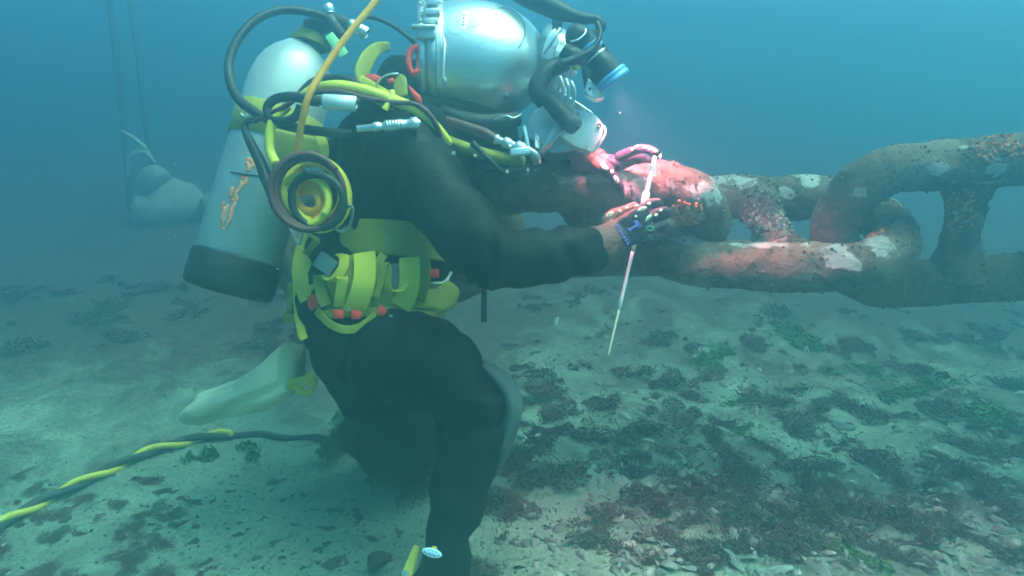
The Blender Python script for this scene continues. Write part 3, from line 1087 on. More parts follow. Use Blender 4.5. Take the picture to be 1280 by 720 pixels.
mk('lens', *lathe([(AL * 1.0, .030), (AL * 1.02, .0295), (AL * 1.025, .02)], A0, AX, 32), M['lens'], lamp)
mk('clip', *prism(PP((754, 52, 1.545), (761, 62, 1.545), (763, 72, 1.545), (757, 68, 1.545)), FWD * .012, .002), M['rubber'], lamp)
mk('guard_leg', *prism(PP((727, 80, 1.55), (739, 84, 1.55), (744, 112, 1.55), (733, 116, 1.55)), FWD * .025, .005), M['rubber'], lamp)
mk('reflector', *prism(PP((735, 96, 1.548), (745, 108, 1.546), (752, 117, 1.55), (756, 122, 1.555), (746, 124, 1.555), (738, 120, 1.55), (730, 114, 1.55)), FWD * .03, .003), M['chrome'], lamp)
mk('yellow_knob', *ell(P(720, 83, 1.53), (.009, .006, .008)), M['yellow'], lamp)
mk('cable', *sweep(PP((700, 80, 1.50), (722, 72, 1.505), (742, 60, 1.51), (750, 42, 1.52), (746, 28, 1.53)), [.009, .008, .006, .0055, .0055], n=10), M['rubber'], lamp)
sp = bpy.data.lights.new('lamp_light', 'SPOT')
spo = bpy.data.objects.new('lamp_light', sp)
COL.objects.link(spo)
sp.energy = LAMP_POWER
sp.color = LAMP_COLOUR
sp.spot_size = R(100)
sp.spot_blend = 1.0
sp.shadow_soft_size = .028
spos = A0 + AX * (AL * 1.10)
DOFF = 0.0
aim = P(815, 250, 1.58) - spos
WLOC[spo.name] = spos
spo.parent = lamp
spo.location = spos - WLOC[lamp.name]
spo.rotation_euler = (-aim).to_track_quat('Z', 'Y').to_euler()

# ------------------------------------------------------------------ air cylinder
T0, T1 = P(284, 366, 1.63), P(380, 52, 1.70)
TA = (T1 - T0).normalized()
TL = (T1 - T0).length
TR = .0955
tank = thing('air_cylinder', 'silver air cylinder with black base boot on the back of the diver', 'air cylinder', T0)
tp = [(.02, TR * .7), (.03, TR), (TL - .145, TR), (TL - .115, TR * .985), (TL - .085, TR * .93), (TL - .058, TR * .82), (TL - .036, TR * .66), (TL - .018, TR * .46), (TL - .004, TR * .30), (TL + .012, TR * .24), (TL + .03, TR * .23)]
cyl = mk('cylinder', *lathe(tp, T0, TA, 64), M['tank'], tank)
mk('base_boot', *lathe([(-.004, TR * .5), (0, TR * .92), (.008, TR * 1.03), (.02, TR * 1.05), (.078, TR * 1.045), (.083, TR * 1.02), (.084, TR * .99)], T0, TA, 64), M['rubber'], tank)


def on_tank(px, py, lift=.0006):
    v = (P(px, py, 1) - CAM).normalized()
    w = CAM - T0
    a = v - TA * v.dot(TA)
    b = w - TA * w.dot(TA)
    A_, B_, C_ = a.dot(a), 2 * a.dot(b), b.dot(b) - (TR + lift) ** 2
    dsc = B_ * B_ - 4 * A_ * C_
    if dsc < 0: return None
    return CAM + v * ((-B_ - math.sqrt(dsc)) / (2 * A_))


def tank_strokes(name, strokes, w, mat):
    out = []
    for s in strokes:
        q = [on_tank(*p) for p in s]
        if any(x is None for x in q): continue
        sd = []
        path, _ = catmull(q, 4)
        for p in path:
            n = (p - T0 - TA * (p - T0).dot(TA)).normalized()
            sd.append(n)
        out.append(sweep(q, (.0009, w), sd, n=8, sub=4, power=3))
    return mk(name, *join(*out), mat, tank)


# faded orange stencil, read along the cylinder
tank_strokes('stencil_lettering', [
    [(308, 199), (314, 200), (317, 206), (311, 208), (308, 202)], [(312, 208), (310, 214)],
    [(300, 222), (308, 222), (306, 229), (300, 228)], [(303, 229), (299, 237)],
    [(299, 236), (294, 243), (296, 249), (289, 250)], [(291, 234), (287, 246)]], .0044, M['orange_paint'])
tank_strokes('stencil_lettering', [[(285, 255), (277, 284)], [(291, 257), (283, 285)], [(294, 252), (287, 280)], [(281, 258), (275, 277)], [(277, 284), (282, 287)], [(280, 252), (276, 262)]], .0023, M['orange_paint'])
mk('tie_line', *sweep([on_tank(288, 215, .002), on_tank(300, 217, .003), on_tank(325, 220, .003), on_tank(345, 222, .003)], .0018, n=6), M['rubber'], tank)
# yellow band and pack panel
band = mk('tank_band', *lathe([(0, TR + .001), (.001, TR + .005), (.075, TR + .005), (.076, TR + .001)], T0 + TA * (TL * .575), TA, 64), M['yellow2'], tank)
mk('band_buckle', *sweep(PP((300, 136, 1.57), (306, 133, 1.565), (312, 138, 1.56), (307, 146, 1.56), (301, 142, 1.565)), .003, n=8), M['chrome'], band)
# valve
vb = P(396, 36, 1.70)
mk('valve_body', *join(lathe([(-.01, .018), (.0, .022), (.03, .022), (.036, .016)], P(391, 46, 1.70), TA, 20),
                       sweep(PP((384, 34, 1.69), (402, 30, 1.68), (425, 29, 1.67), (436, 32, 1.67)), [.018, .022, .02, .016], n=16)), M['rubber'], tank)
mk('first_stage', *sweep(PP((410, 22, 1.66), (418, 34, 1.66), (428, 46, 1.66)), [.016, .018, .014], n=14), M['rubber'], tank)
mk('valve_knob', *lathe([(0, .010), (.003, .013), (.018, .013), (.021, .010)], P(412, 17, 1.665), (-RGT * .2 + UPV * .9), 18), M['chrome'], tank)
mk('valve_port', *lathe([(-.02, .012), (0, .014), (.024, .015), (.027, .011)], P(446, 35, 1.655), (RGT * .85 - UPV * .5), 18), M['chrome'], tank)
mk('neck_collar', *lathe([(-.014, TR * .42), (-.008, TR * .5), (.012, TR * .36)], P(390, 50, 1.695), TA, 24), M['yellow2'], tank)
mk('tape', *sweep(PP((411, 44, 1.64), (421, 56, 1.635), (431, 70, 1.635)), [(.011, .002)] * 3, (RGT * .8 + UPV * .6), n=10, power=5), M['green'], tank)

# ------------------------------------------------------------------ hoses
def hose(name, label, pts, r, mat, cat='hose', group='diver hoses', n=12):
    o = mk(name, *sweep(PP(*pts), r, n=n, sub=7), mat)
    return tag(o, label, cat, group)


hose('air_hose', 'thick black hose looping from the cylinder valve down to the shoulder',
     [(412, 24, 1.66), (385, 15, 1.63), (350, 13, 1.60), (318, 26, 1.57), (294, 55, 1.54), (286, 86, 1.52), (294, 118, 1.49), (318, 140, 1.46), (350, 155, 1.44), (390, 163, 1.435), (440, 168, 1.45)], .0098, M['rubber'])
hose('air_hose', 'thin black hose arching from the cylinder valve to the helmet', [(448, 22, 1.66), (470, 23, 1.66), (494, 34, 1.655), (517, 52, 1.65), (530, 62, 1.65)], .0055, M['rubber'])
hose('lifeline', 'orange line rising from the shoulder to the surface', [(372, 200, 1.44), (373, 180, 1.42), (378, 150, 1.40), (386, 120, 1.39), (404, 88, 1.40), (430, 50, 1.41), (456, 18, 1.42), (484, -14, 1.43), (540, -70, 1.45), (600, -200, 1.5), (650, -420, 1.55)], .0068, M['orange'], 'line')
hose('umbilical_hose', 'fat yellow green hose lying across the shoulder to the chest', [(376, 119, 1.43), (396, 110, 1.425), (424, 107, 1.42), (456, 113, 1.42), (488, 124, 1.42), (518, 136, 1.42), (542, 156, 1.43), (562, 180, 1.46)], [.006, .010, .011, .011, .011, .011, .0105, .009], M['yhose'])
hose('umbilical_hose', 'yellow hose dropping beside the cylinder into the coil', [(360, 132, 1.42), (350, 142, 1.42), (340, 155, 1.42), (337, 172, 1.42), (338, 190, 1.42), (345, 205, 1.41)], .0098, M['yhose'])
hose('gauge_hose', 'thin maroon hose running over the shoulder and down the chest', [(318, 152, 1.45), (336, 143, 1.42), (358, 132, 1.41), (380, 119, 1.41), (420, 114, 1.41), (456, 122, 1.41), (490, 128, 1.41), (518, 130, 1.41), (536, 142, 1.41), (548, 162, 1.42), (556, 190, 1.44)], .0050, M['brown'])
hose('gauge_hose', 'dark hose hanging from the band in front of the cylinder', [(322, 148, 1.45), (308, 153, 1.46), (307, 164, 1.46), (314, 180, 1.45), (324, 200, 1.44), (334, 225, 1.42), (346, 250, 1.40), (358, 262, 1.40)], [.0055, .006, .007, .0095, .011, .0125, .013, .011], M['rubber'])
hose('air_hose', 'black hose curled below the shoulder with a silver end', [(412, 128, 1.40), (392, 126, 1.40), (366, 121, 1.41), (344, 124, 1.42), (334, 135, 1.425), (340, 148, 1.42), (356, 152, 1.41), (370, 145, 1.405), (376, 132, 1.405)], [.011, .0105, .010, .0095, .009, .009, .009, .0088, .0085], M['rubber'])
hose('air_hose', 'black hose humped over the yellow hose at the shoulder', [(372, 122, 1.45), (388, 104, 1.45), (410, 97, 1.45), (436, 100, 1.45), (458, 113, 1.44), (474, 123, 1.44), (500, 134, 1.44)], .0075, M['rubber'])
hose('air_hose', 'maroon hose under the chin of the helmet', [(558, 150, 1.47), (580, 158, 1.46), (604, 166, 1.455), (622, 176, 1.45)], [.009, .011, .011, .0095], M['brown'])
hose('air_hose', 'olive hose below the chin running to the far arm', [(556, 172, 1.47), (585, 186, 1.455), (622, 196, 1.455), (655, 202, 1.47)], [.008, .012, .012, .010], M['yellow2'])
hose('air_hose', 'dark hose hanging on the chest', [(590, 178, 1.44), (612, 200, 1.44), (628, 214, 1.45), (660, 212, 1.47)], .006, M['rubber'])

# silver couplings
cp = thing('hose_coupling', 'plain silver sleeve on the black shoulder hose', 'coupling', P(425, 128, 1.39), 'hose couplings')
mk('sleeve', *lathe([(0, .008), (.001, .0145), (.062, .0150), (.064, .009)], P(404, 127, 1.382), P(447, 130, 1.382) - P(404, 127, 1.382), 24), M['plate'], cp)
mk('tail_pin', *sweep(PP((399, 133, 1.39), (406, 133, 1.39)), .002, n=6), M['chrome'], cp)
cp = thing('hose_coupling', 'ribbed silver quick coupling lying on the black chest', 'coupling', P(485, 157, 1.40), 'hose couplings')
ca, cb = P(446, 161, 1.352), P(526, 154, 1.368)
cl = (cb - ca).length
mk('coupling_body', *lathe([(0, .005), (.001, .0062), (.03, .0066), (.032, .0095), (.042, .0095), (.044, .0075), (.050, .0075), (.052, .0105), (.085, .0110), (.087, .0095), (.100, .0095), (.102, .0125), (.114, .0125), (.116, .0085), (cl - .004, .0085), (cl, .005)], ca, cb - ca, 20), M['chrome'], cp)
for k in range(6):
    mk('coupling_rib', *lathe([(0, .010), (.0008, .0122), (.0028, .0122), (.0036, .010)], ca + (cb - ca).normalized() * (.055 + k * .0052), cb - ca, 20), M['ring_steel'], cp)
cp = thing('hose_coupling', 'cluster of bright fittings below the helmet regulator', 'coupling', P(650, 186, 1.44), 'hose couplings')
ca, cb = P(618, 173, 1.445), P(664, 190, 1.445)
mk('coupling_body', *lathe([(0, .006), (.002, .010), (.008, .010), (.010, .007), (.018, .007), (.020, .011), (.034, .011), (.036, .008), (.044, .008), (.046, .013), (.062, .013), (.066, .009), (.075, .009)], ca, cb - ca, 16), M['chrome'], cp)
mk('coupling_nut', *block(P(650, 190, 1.43), (RGT + UPV * .1, UPV, FWD), (.020, .008, .009), .003), M['chrome'], cp)
mk('coupling_elbow', *sweep(PP((660, 188, 1.435), (668, 194, 1.44), (672, 204, 1.45)), [.009, .010, .008], n=12), M['ring_steel'], cp)
for (x, y, s) in ((567, 191, .004), (594, 194, .003), (634, 214, .004), (660, 212, .0035)):
    c0 = P(x, y, 1.352 if x < 600 else 1.42)
    o = mk('snap_stud', *lathe([(-.012, s), (0, s), (.003, s * .6)], c0, tocam, 10), M['chrome'])
    tag(o, 'tiny bright metal stud on the black chest', 'stud', 'studs on the chest')

# coil of hose hung on the diver's side
def coil(name, label, c, rx, ry, tilt, turns, r, mat, seed, start=0.0, wob=.05, dstep=.010):
    r_ = random.Random(seed)
    pts = []
    n = int(turns * 14)
    x0, y0, d0 = c
    s = d0 / FOC
    ct, st_ = math.cos(R(tilt)), math.sin(R(tilt))
    ph = [r_.uniform(0, 6) for _ in range(4)]
    for i in range(n + 1):
        t = i / 14
        a = start + 2 * math.pi * t
        k = 1 + wob * math.sin(t * 2.3 + ph[0]) + wob * .6 * math.sin(a * .5 + ph[1])
        u, v = rx * k * math.cos(a), ry * k * math.sin(a)
        pts.append(P(x0 + (u * ct - v * st_) + 3 * math.sin(t * 1.7 + ph[2]), y0 + (u * st_ + v * ct) + 3 * math.sin(t * 2.1 + ph[3]), d0 - dstep * t + .012 * math.sin(a + ph[2])))
    o = mk(name, *sweep(pts, r, n=10, sub=3), mat)
    return tag(o, label, 'hose coil', 'hoses coiled at the hip of the diver')


coil('hose_coil', 'outer yellow hose coil on the side of the diver', (395, 241, 1.415), 37, 43, -25, 2.2, .0120, M['yhose'], 4, 3.6, .03, .008)
coil('hose_coil', 'maroon hose coil wound in front of the yellow one', (386, 240, 1.385), 43, 45, -28, 2.6, .0068, M['brown'], 9, 2.6, .06, .010)
coil('hose_coil', 'inner orange yellow coil at the heart of the bundle', (385, 252, 1.40), 17, 20, -30, 3.2, .0075, M['orange'], 14, 1.0, .22, .004)
coil('hose_coil', 'inner yellow loop framing the heart of the bundle', (383, 252, 1.385), 29, 30, -35, 1.2, .0078, M['yhose'], 21, .4, .03, .008)
coil('hose_coil', 'black hose loop crossing the bundle', (398, 250, 1.37), 34, 36, -35, 1.15, .0072, M['rubber'], 33, 4.1, .05, .006)
o = mk('coil_tie', *sweep(PP((431, 262, 1.38), (438, 257, 1.37), (441, 264, 1.375), (436, 284, 1.39), (424, 289, 1.39), (413, 280, 1.38)), .0032, n=8), M['lead'])
tag(o, 'pale grey cord tying the hose bundle', 'cord')

# ------------------------------------------------------------------ yellow harness
har = thing('weight_harness', 'yellow webbing weight harness with red tabs round the waist of the diver', 'harness', P(470, 400, 1.62))


def wx(py):                                     # waist centre and half width in pixels
    t = (py - 262) / (405 - 262)
    return 488 + (452 - 488) * t, 90 + 6 * math.sin(max(0, min(1, t)) * 3.1)


def wd(px, py, lift=.010):
    cx, hw = wx(py)
    u = max(-.98, min(.98, (px - cx) / (hw + 4)))
    return 1.62 - (.172 + lift) * math.sqrt(1 - u * u) - (.0 if abs(u) < .9 else 0)


def belt(name, y0, y1, hw, thick, mat, parent, lift=.012, n=48, slope=0.0):
    """closed band round the trunk at pixel height y (left end y0, right end y1)"""
    pts, sd = [], []
    for i in range(n):
        a = 2 * math.pi * i / n
        ym = (y0 + y1) / 2
        cx, w_ = wx(ym)
        px = cx + (w_ + 3 + lift * 300) * math.cos(a)
        py = ym + (y1 - y0) / 2 * math.cos(a) + 3.0 * math.sin(a * 3)
        d = 1.62 - (.172 + lift) * math.sin(a)
        pts.append(P(px, py, d))
        sd.append(UPV)
    return mk(name, *sweep(pts, (hw, thick), sd, n=12, power=5, closed=True), mat, parent)


belt('waist_band', 294, 304, .036, .004, M['yellow2'], har, .006)
belt('waist_band', 372, 366, .030, .004, M['yellow2'], har, .008)
belt('lower_belt', 395, 390, .010, .004, M['yellow2'], har, .016)


def strap(pts, w, mat, parent, name='strap', t=.0020, lift=.02, side=None):
    q = [P(x, y, wd(x, y, lift + (l if True else 0))) for (x, y, l) in pts]
    return mk(name, *sweep(q, (w, t), side or RGT, n=12, power=5, sub=6), mat, parent)


# wide vertical straps and loose loops between the two bands (px, py, extra lift)
strap([(390, 290, .0), (384, 304, .024), (379, 328, .044), (381, 350, .036), (388, 372, .008)], .027, M['yellow'], har, side=(RGT * .9 - FWD * .35).normalized())
strap([(392, 292, .0), (402, 300, .006), (394, 312, .016), (386, 318, .02)], .016, M['yellow2'], har)
strap([(407, 344, .03), (417, 350, .036), (428, 336, .034), (430, 322, .024), (424, 318, .010)], .010, M['yellow'], har)
strap([(420, 352, .03), (428, 348, .036), (426, 366, .024), (424, 384, .006)], .011, M['yellow'], har)
strap([(455, 316, .004), (456, 328, .020), (455, 352, .030), (449, 374, .022), (441, 392, .004)], .022, M['yellow'], har)
strap([(470, 372, .012), (477, 346, .02), (481, 330, .024), (485, 334, .020), (485, 358, .016), (490, 366, .012)], .007, M['yellow2'], har)
strap([(512, 322, .006), (512, 334, .020), (512, 352, .022), (508, 370, .014), (500, 384, .002)], .021, M['yellow'], har)
strap([(490, 364, .014), (503, 362, .018), (510, 350, .016)], .005, M['yellow'], har)
strap([(541, 354, .006), (556, 352, .004), (564, 340, .0)], .003, M['badge'], har, 'pale_edge')
strap([(434, 320, .004), (435, 336, .014), (434, 356, .018), (430, 376, .008)], .011, M['yellow2'], har)
strap([(530, 320, .004), (531, 338, .012), (529, 358, .010), (524, 376, .004)], .012, M['yellow2'], har)
strap([(398, 344, .012), (400, 358, .018), (404, 372, .014), (408, 382, .006)], .012, M['yellow2'], har)
strap([(480, 318, .004), (470, 334, .010), (466, 352, .012), (466, 372, .006)], .009, M['yellow2'], har)
# lower scallop and hanging tails
strap([(396, 386, .006), (408, 402, .012), (430, 412, .014), (452, 408, .012), (470, 394, .006)], .0085, M['yellow2'], har, side=UPV)
strap([(371, 352, .006), (372, 376, .012), (374, 398, .016), (378, 418, .014), (381, 424, .012)], .009, M['yellow'], har, 'strap_tail')
strap([(530, 388, .002), (540, 392, .006), (548, 398, .006)], .010, M['yellow2'], har, 'strap_tail', side=UPV)
# wing pocket on the far side of the belt
mk('pocket', *prism(PP((520, 362, 1.49), (560, 350, 1.53), (574, 362, 1.56), (568, 384, 1.56), (540, 398, 1.52), (516, 388, 1.49)), FWD * .05, .010, 2), M['yellow2'], har)
# lead weights showing between the straps
mk('weight', *block(P(408, 330, 1.44), (RGT * .75 - UPV * .5, UPV * .75 + RGT * .5, FWD), (.021, .017, .012), .003), M['lead'], har)
mk('weight', *block(P(496, 348, 1.452), (RGT, UPV, FWD), (.010, .030, .010), .003), M['lead'], har)
# red tabs
for poly in ([(379, 366), (386, 371), (390, 368), (399, 368), (398, 380), (390, 389), (381, 381)],
             [(416, 387), (428, 387), (430, 398), (417, 399)], [(439, 388), (452, 389), (450, 399), (439, 399)],
             [(471, 388), (476, 381), (484, 389), (479, 396), (472, 394)], [(533, 337), (548, 336), (549, 347), (535, 348)]):
    q = [P(x, y, wd(x, y, .042 if x < 500 else .03)) for x, y in poly]
    mk('red_tab', *prism(q, FWD * .006, .001, 1), M['red'], har)
for (x, y) in ((370, 363), (436, 388), (488, 396)):
    mk('grommet', *lathe([(-.004, .0045), (.002, .0045), (.003, .002)], P(x, y, wd(x, y, .036)), tocam, 12), M['chrome'], har)
mk('dring', *sweep(PP((362, 284, 1.47), (366, 292, 1.465), (374, 305, 1.46), (378, 290, 1.465), (380, 284, 1.47)), .003, n=8), M['ring_steel'], har)
mk('toggle', *block(P(605, 382, 1.46), (RGT, UPV, FWD), (.006, .034, .006), .003), M['rubber'], har)
# shoulder straps and collar
mk('shoulder_strap', *sweep(PP((446, 100, 1.50), (462, 112, 1.46), (486, 126, 1.445), (512, 140, 1.445), (532, 158, 1.45)), [(.014, .004), (.018, .004), (.018, .004), (.016, .004), (.012, .004)], (UPV * .8 + RGT * .5), n=12, power=5), M['yellow'], har)
mk('collar', *sweep(PP((486, 58, 1.62), (470, 62, 1.58), (458, 76, 1.53), (452, 94, 1.50), (454, 110, 1.49)), [(.010, .004), (.014, .004), (.018, .004), (.02, .004), (.016, .004)], (RGT * .5 + FWD), n=12, power=5), M['yellow2'], har)
mk('collar_tab', *prism(PP((492, 100, 1.455), (500, 91, 1.452), (507, 95, 1.452), (509, 118, 1.452), (498, 122, 1.452), (490, 116, 1.455)), FWD * .02, .004), M['yellow2'], har)
mk('toggle', *sweep(PP((490, 114, 1.42), (489, 122, 1.415), (483, 133, 1.41), (481, 137, 1.41)), [.006, .0055, .006, .007], n=12), M['yhose'], har)
mk('wire_loop', *sweep(PP((470, 106, 1.45), (476, 98, 1.445), (486, 93, 1.44), (498, 92, 1.44)), .002, n=6), M['chrome'], har)
for k, poly in enumerate(([(453, 100), (457, 93), (468, 92), (477, 96), (475, 103), (462, 104)], [(483, 100), (491, 96), (493, 103), (486, 105)],
             [(509, 106), (513, 108), (526, 120), (527, 130), (518, 124)], [(507, 143), (513, 144), (521, 152), (512, 150)])):
    q = [P(x, y, (1.478, 1.47, 1.462, 1.445)[k]) for x, y in poly]
    mk('red_tab', *prism(q, FWD * .008, .002, 1), M['red'], har)
mk('red_loop', *sweep(PP((522, 60, 1.49), (515, 62, 1.487), (511, 72, 1.485), (512, 84, 1.485), (516, 92, 1.487), (522, 90, 1.49)), [(.012, .0055)] * 6, FWD, n=8, power=4), M['red'], har)
mk('back_strap', *sweep(PP((398, 168, 1.50), (404, 180, 1.47), (405, 192, 1.465), (400, 205, 1.46)), [(.010, .003)] * 4, RGT, n=10, power=5), M['yellow'], har)
mk('back_panel', *prism(PP((332, 158, 1.56), (360, 162, 1.55), (400, 172, 1.53), (405, 204, 1.53), (372, 210, 1.55), (338, 200, 1.56)), FWD * .03, .010, 2), M['yellow2'], har)
mk('red_tab', *prism(PP((405, 196, 1.455), (410, 198, 1.455), (411, 209, 1.455), (406, 207, 1.455)), FWD * .006, .001, 1), M['red'], har)

# ------------------------------------------------------------------ bag and twisted umbilical on the sea bed
DOFF = -.36
bagt = thing('tool_bag', 'pale yellow canvas bag trailing from the diver towards the sea bed', 'bag', P(300, 510, 2.1))
bp = [(229, 524, 2.28), (244, 516, 2.26), (272, 506, 2.21), (310, 493, 2.15), (345, 480, 2.09), (366, 470, 2.05)]
V, F = sweep(PP(*bp), [(.010, .005), (.046, .023), (.070, .037), (.074, .042), (.062, .037), (.038, .031)], FWD, n=40, sub=8, power=2.2)
nb = 40
ax_b = (P(*bp[-1]) - P(*bp[0])).normalized()
cb_ = P(*bp[0])
out = []
for i_, v in enumerate(V):
    t_ = (v - cb_).dot(ax_b)
    c_ = cb_ + ax_b * t_
    rad = v - c_
    th = 2 * math.pi * (i_ % nb) / nb
    k_ = 1 + .17 * math.sin(5 * th + 3 * noise.noise(Vector((t_ * 6, th, 2)))) * min(1, t_ / .12) + .26 * noise.noise(Vector((t_ * 7, math.cos(th) * 1.6, math.sin(th) * 1.6)))
    out.append(c_ + rad * k_ + UPV * (.10 * max(0, t_ / .38 - .72) * (1 if rad.dot(UPV) > 0 else 0)))
sack = mk('sack', out, F, M['bag'], bagt)
mk('stain', *ell(P(249, 520, 2.205), (.004, .002, .004)), M['leaf'], sack)
mk('tie', *sweep(PP((360, 484, 2.03), (376, 482, 2.00), (390, 470, 1.98), (394, 458, 1.97), (399, 450, 1.96)), .0065, n=8), M['yellow'], bagt)
mk('tie', *sweep(PP((362, 478, 2.03), (378, 474, 2.0), (391, 470, 1.985), (392, 482, 1.985), (382, 492, 1.99), (370, 484, 2.0)), .0072, n=8), M['yellow'], bagt)

DOFF = 0.0
ump = [(470, 556, None), (430, 546, None), (380, 534, None), (335, 528, None), (310, 530, None), (285, 534, None), (262, 538, None), (225, 547, None), (170, 565, None), (110, 592, None), (60, 612, None), (10, 638, None), (-60, 672, None), (-150, 700, None)]
cen = []
for x, y, _ in ump:
    q = G(x, y, .0)
    q.z = bed_z(q.x, q.y) + .016
    q.z -= .012 if x > 300 else 0
    cen.append(q)
path, _ = catmull(cen, 14)
L = [0]
for a, b in zip(path, path[1:]): L.append(L[-1] + (b - a).length)
fr = frames(path)
um = thing('umbilical', 'dark umbilical with a yellow line twisted round it on the sea bed', 'umbilical', path[len(path) // 2])
PIT = .21
for nm, ph, off, r, mat in (('dark_hose', 0, .006, .0112, 'amber'), ('yellow_line', 3.14, .0100, .0092, 'yhose')):
    pts = []
    for i in range(len(path)):
        a = 2 * math.pi * L[i] / PIT + ph
        pts.append(path[i] + fr[i][1] * (off * math.cos(a)) + fr[i][2] * (off * math.sin(a)))
    if nm == 'yellow_line':                     # the yellow line ends under the bag
        keep = [i for i in range(len(path)) if to_px(path[i])[0] < 288]
        pts = [pts[i] for i in keep]
        pts[0] = pts[0] - Vector((0, 0, .012))
    mk(nm, *sweep(pts, r, n=10, sub=2), M[mat], um)

# ------------------------------------------------------------------ sunken block with shackle and two ropes
bl = thing('concrete_block', 'dim concrete sinker block with lifting hoop, behind the diver', 'block', G(200, 312))
bcn = G(208, 278)
bcn.z = bed_z(bcn.x, bcn.y)
def boulder(c, r, seed, amp):
    V, F = ell(c, r, (Vector((1, 0, 0)), Vector((0, 1, 0)), Vector((0, 0, 1))), 28, 18)
    return [v + noise.noise_vector(v * 3.2 + Vector((seed, 0, 0))) * amp + noise.noise_vector(v * 9 + Vector((seed, 3, 0))) * amp * .4 for v in V], F


mk('block', *boulder(bcn + Vector((0, 0, .08)), (.20, .18, .17), 3, .10), M['concrete'], bl)
mk('cap', *boulder(bcn + Vector((-.06, 0, .26)), (.09, .09, .09), 8, .06), M['concrete'], bl)
mk('slab', *boulder(bcn + Vector((.30, .05, .06)), (.15, .12, .08), 5, .08), M['concrete'], bl)
hp = [bcn + Vector((-.06 + .09 * math.cos(a), -.10, .32 + .12 * math.sin(a))) for a in np.linspace(.5, math.pi + .2, 9)]
mk('hoop', *sweep(hp, [.008, .014, .016, .018, .018, .018, .016, .014, .010], n=12), M['shell2'], bl)
dblk = to_px(bcn)[2]
o = mk('mooring_rope', *sweep([P(163, 262, dblk - .1), P(156, 170, dblk), P(146, 80, dblk), P(137, 0, dblk), P(128, -90, dblk)], .020, n=10), M['rope'])
tag(o, 'faint dark rope rising straight from the sunken block, nearer the left edge', 'rope', 'ropes over the block')
o = mk('mooring_rope', *sweep([P(192, 215, dblk), P(184, 170, dblk), P(174, 80, dblk), P(162, 0, dblk), P(150, -90, dblk)], .017, n=10), M['rope'])
tag(o, 'faint dark rope rising from the lifting hoop of the sunken block', 'rope', 'ropes over the block')
o = mk('pale_sling', *sweep([P(150, 163, dblk - .1), P(165, 172, dblk - .1), P(178, 182, dblk - .1), P(186, 192, dblk - .1)], [.008, .016, .016, .010], n=8), M['shell2'])
tag(o, 'short pale sling tied between the two ropes', 'sling')

# ------------------------------------------------------------------ sea weed and litter on the bed
def proto(name, builder):
    V, F, mat = builder
    return V, F, mat


def tuft_mesh(name, n, h, spread, mat, seed, width=.004, flat=1.0):
    r_ = random.Random(seed)
    V, F = [], []
    for _ in range(n):
        a = r_.uniform(0, 2 * math.pi)
        rr = spread * math.sqrt(r_.random()) * (.5 + .5 * r_.random())
        p = Vector((math.cos(a) * rr, math.sin(a) * rr, -.006))
        a2 = a + r_.uniform(-.9, .9)
        el = r_.uniform(.15, 1.2) * flat
        d = Vector((math.cos(a2) * math.cos(el), math.sin(a2) * math.cos(el), math.sin(el)))
        Ln = h * r_.uniform(.4, 1.15)
        sd = d.cross(Vector((r_.uniform(-1, 1), r_.uniform(-1, 1), r_.uniform(-1, 1)))).normalized()
        w = width * r_.uniform(.5, 1.6)
        k = len(V)
        seg = 3
        off = Vector((0, 0, 0))
        for i in range(seg + 1):
            t = i / seg
            ww = w * (1.0 - .7 * t) * r_.uniform(.7, 1.3)
            if i: off = off + Vector((r_.uniform(-1, 1), r_.uniform(-1, 1), r_.uniform(-1, .6))) * (Ln * .10)
            q = p + d * (Ln * t) + off
            V += [q - sd * ww, q + sd * ww]
        for i in range(seg):
            F.append((k + 2 * i, k + 2 * i + 1, k + 2 * i + 3, k + 2 * i + 2))
    me = bpy.data.meshes.new(name)
    me.from_pydata([tuple(v) for v in V], [], F)
    me.polygons.foreach_set('use_smooth', [True] * len(F))
    me.materials.append(M[mat])
    return me


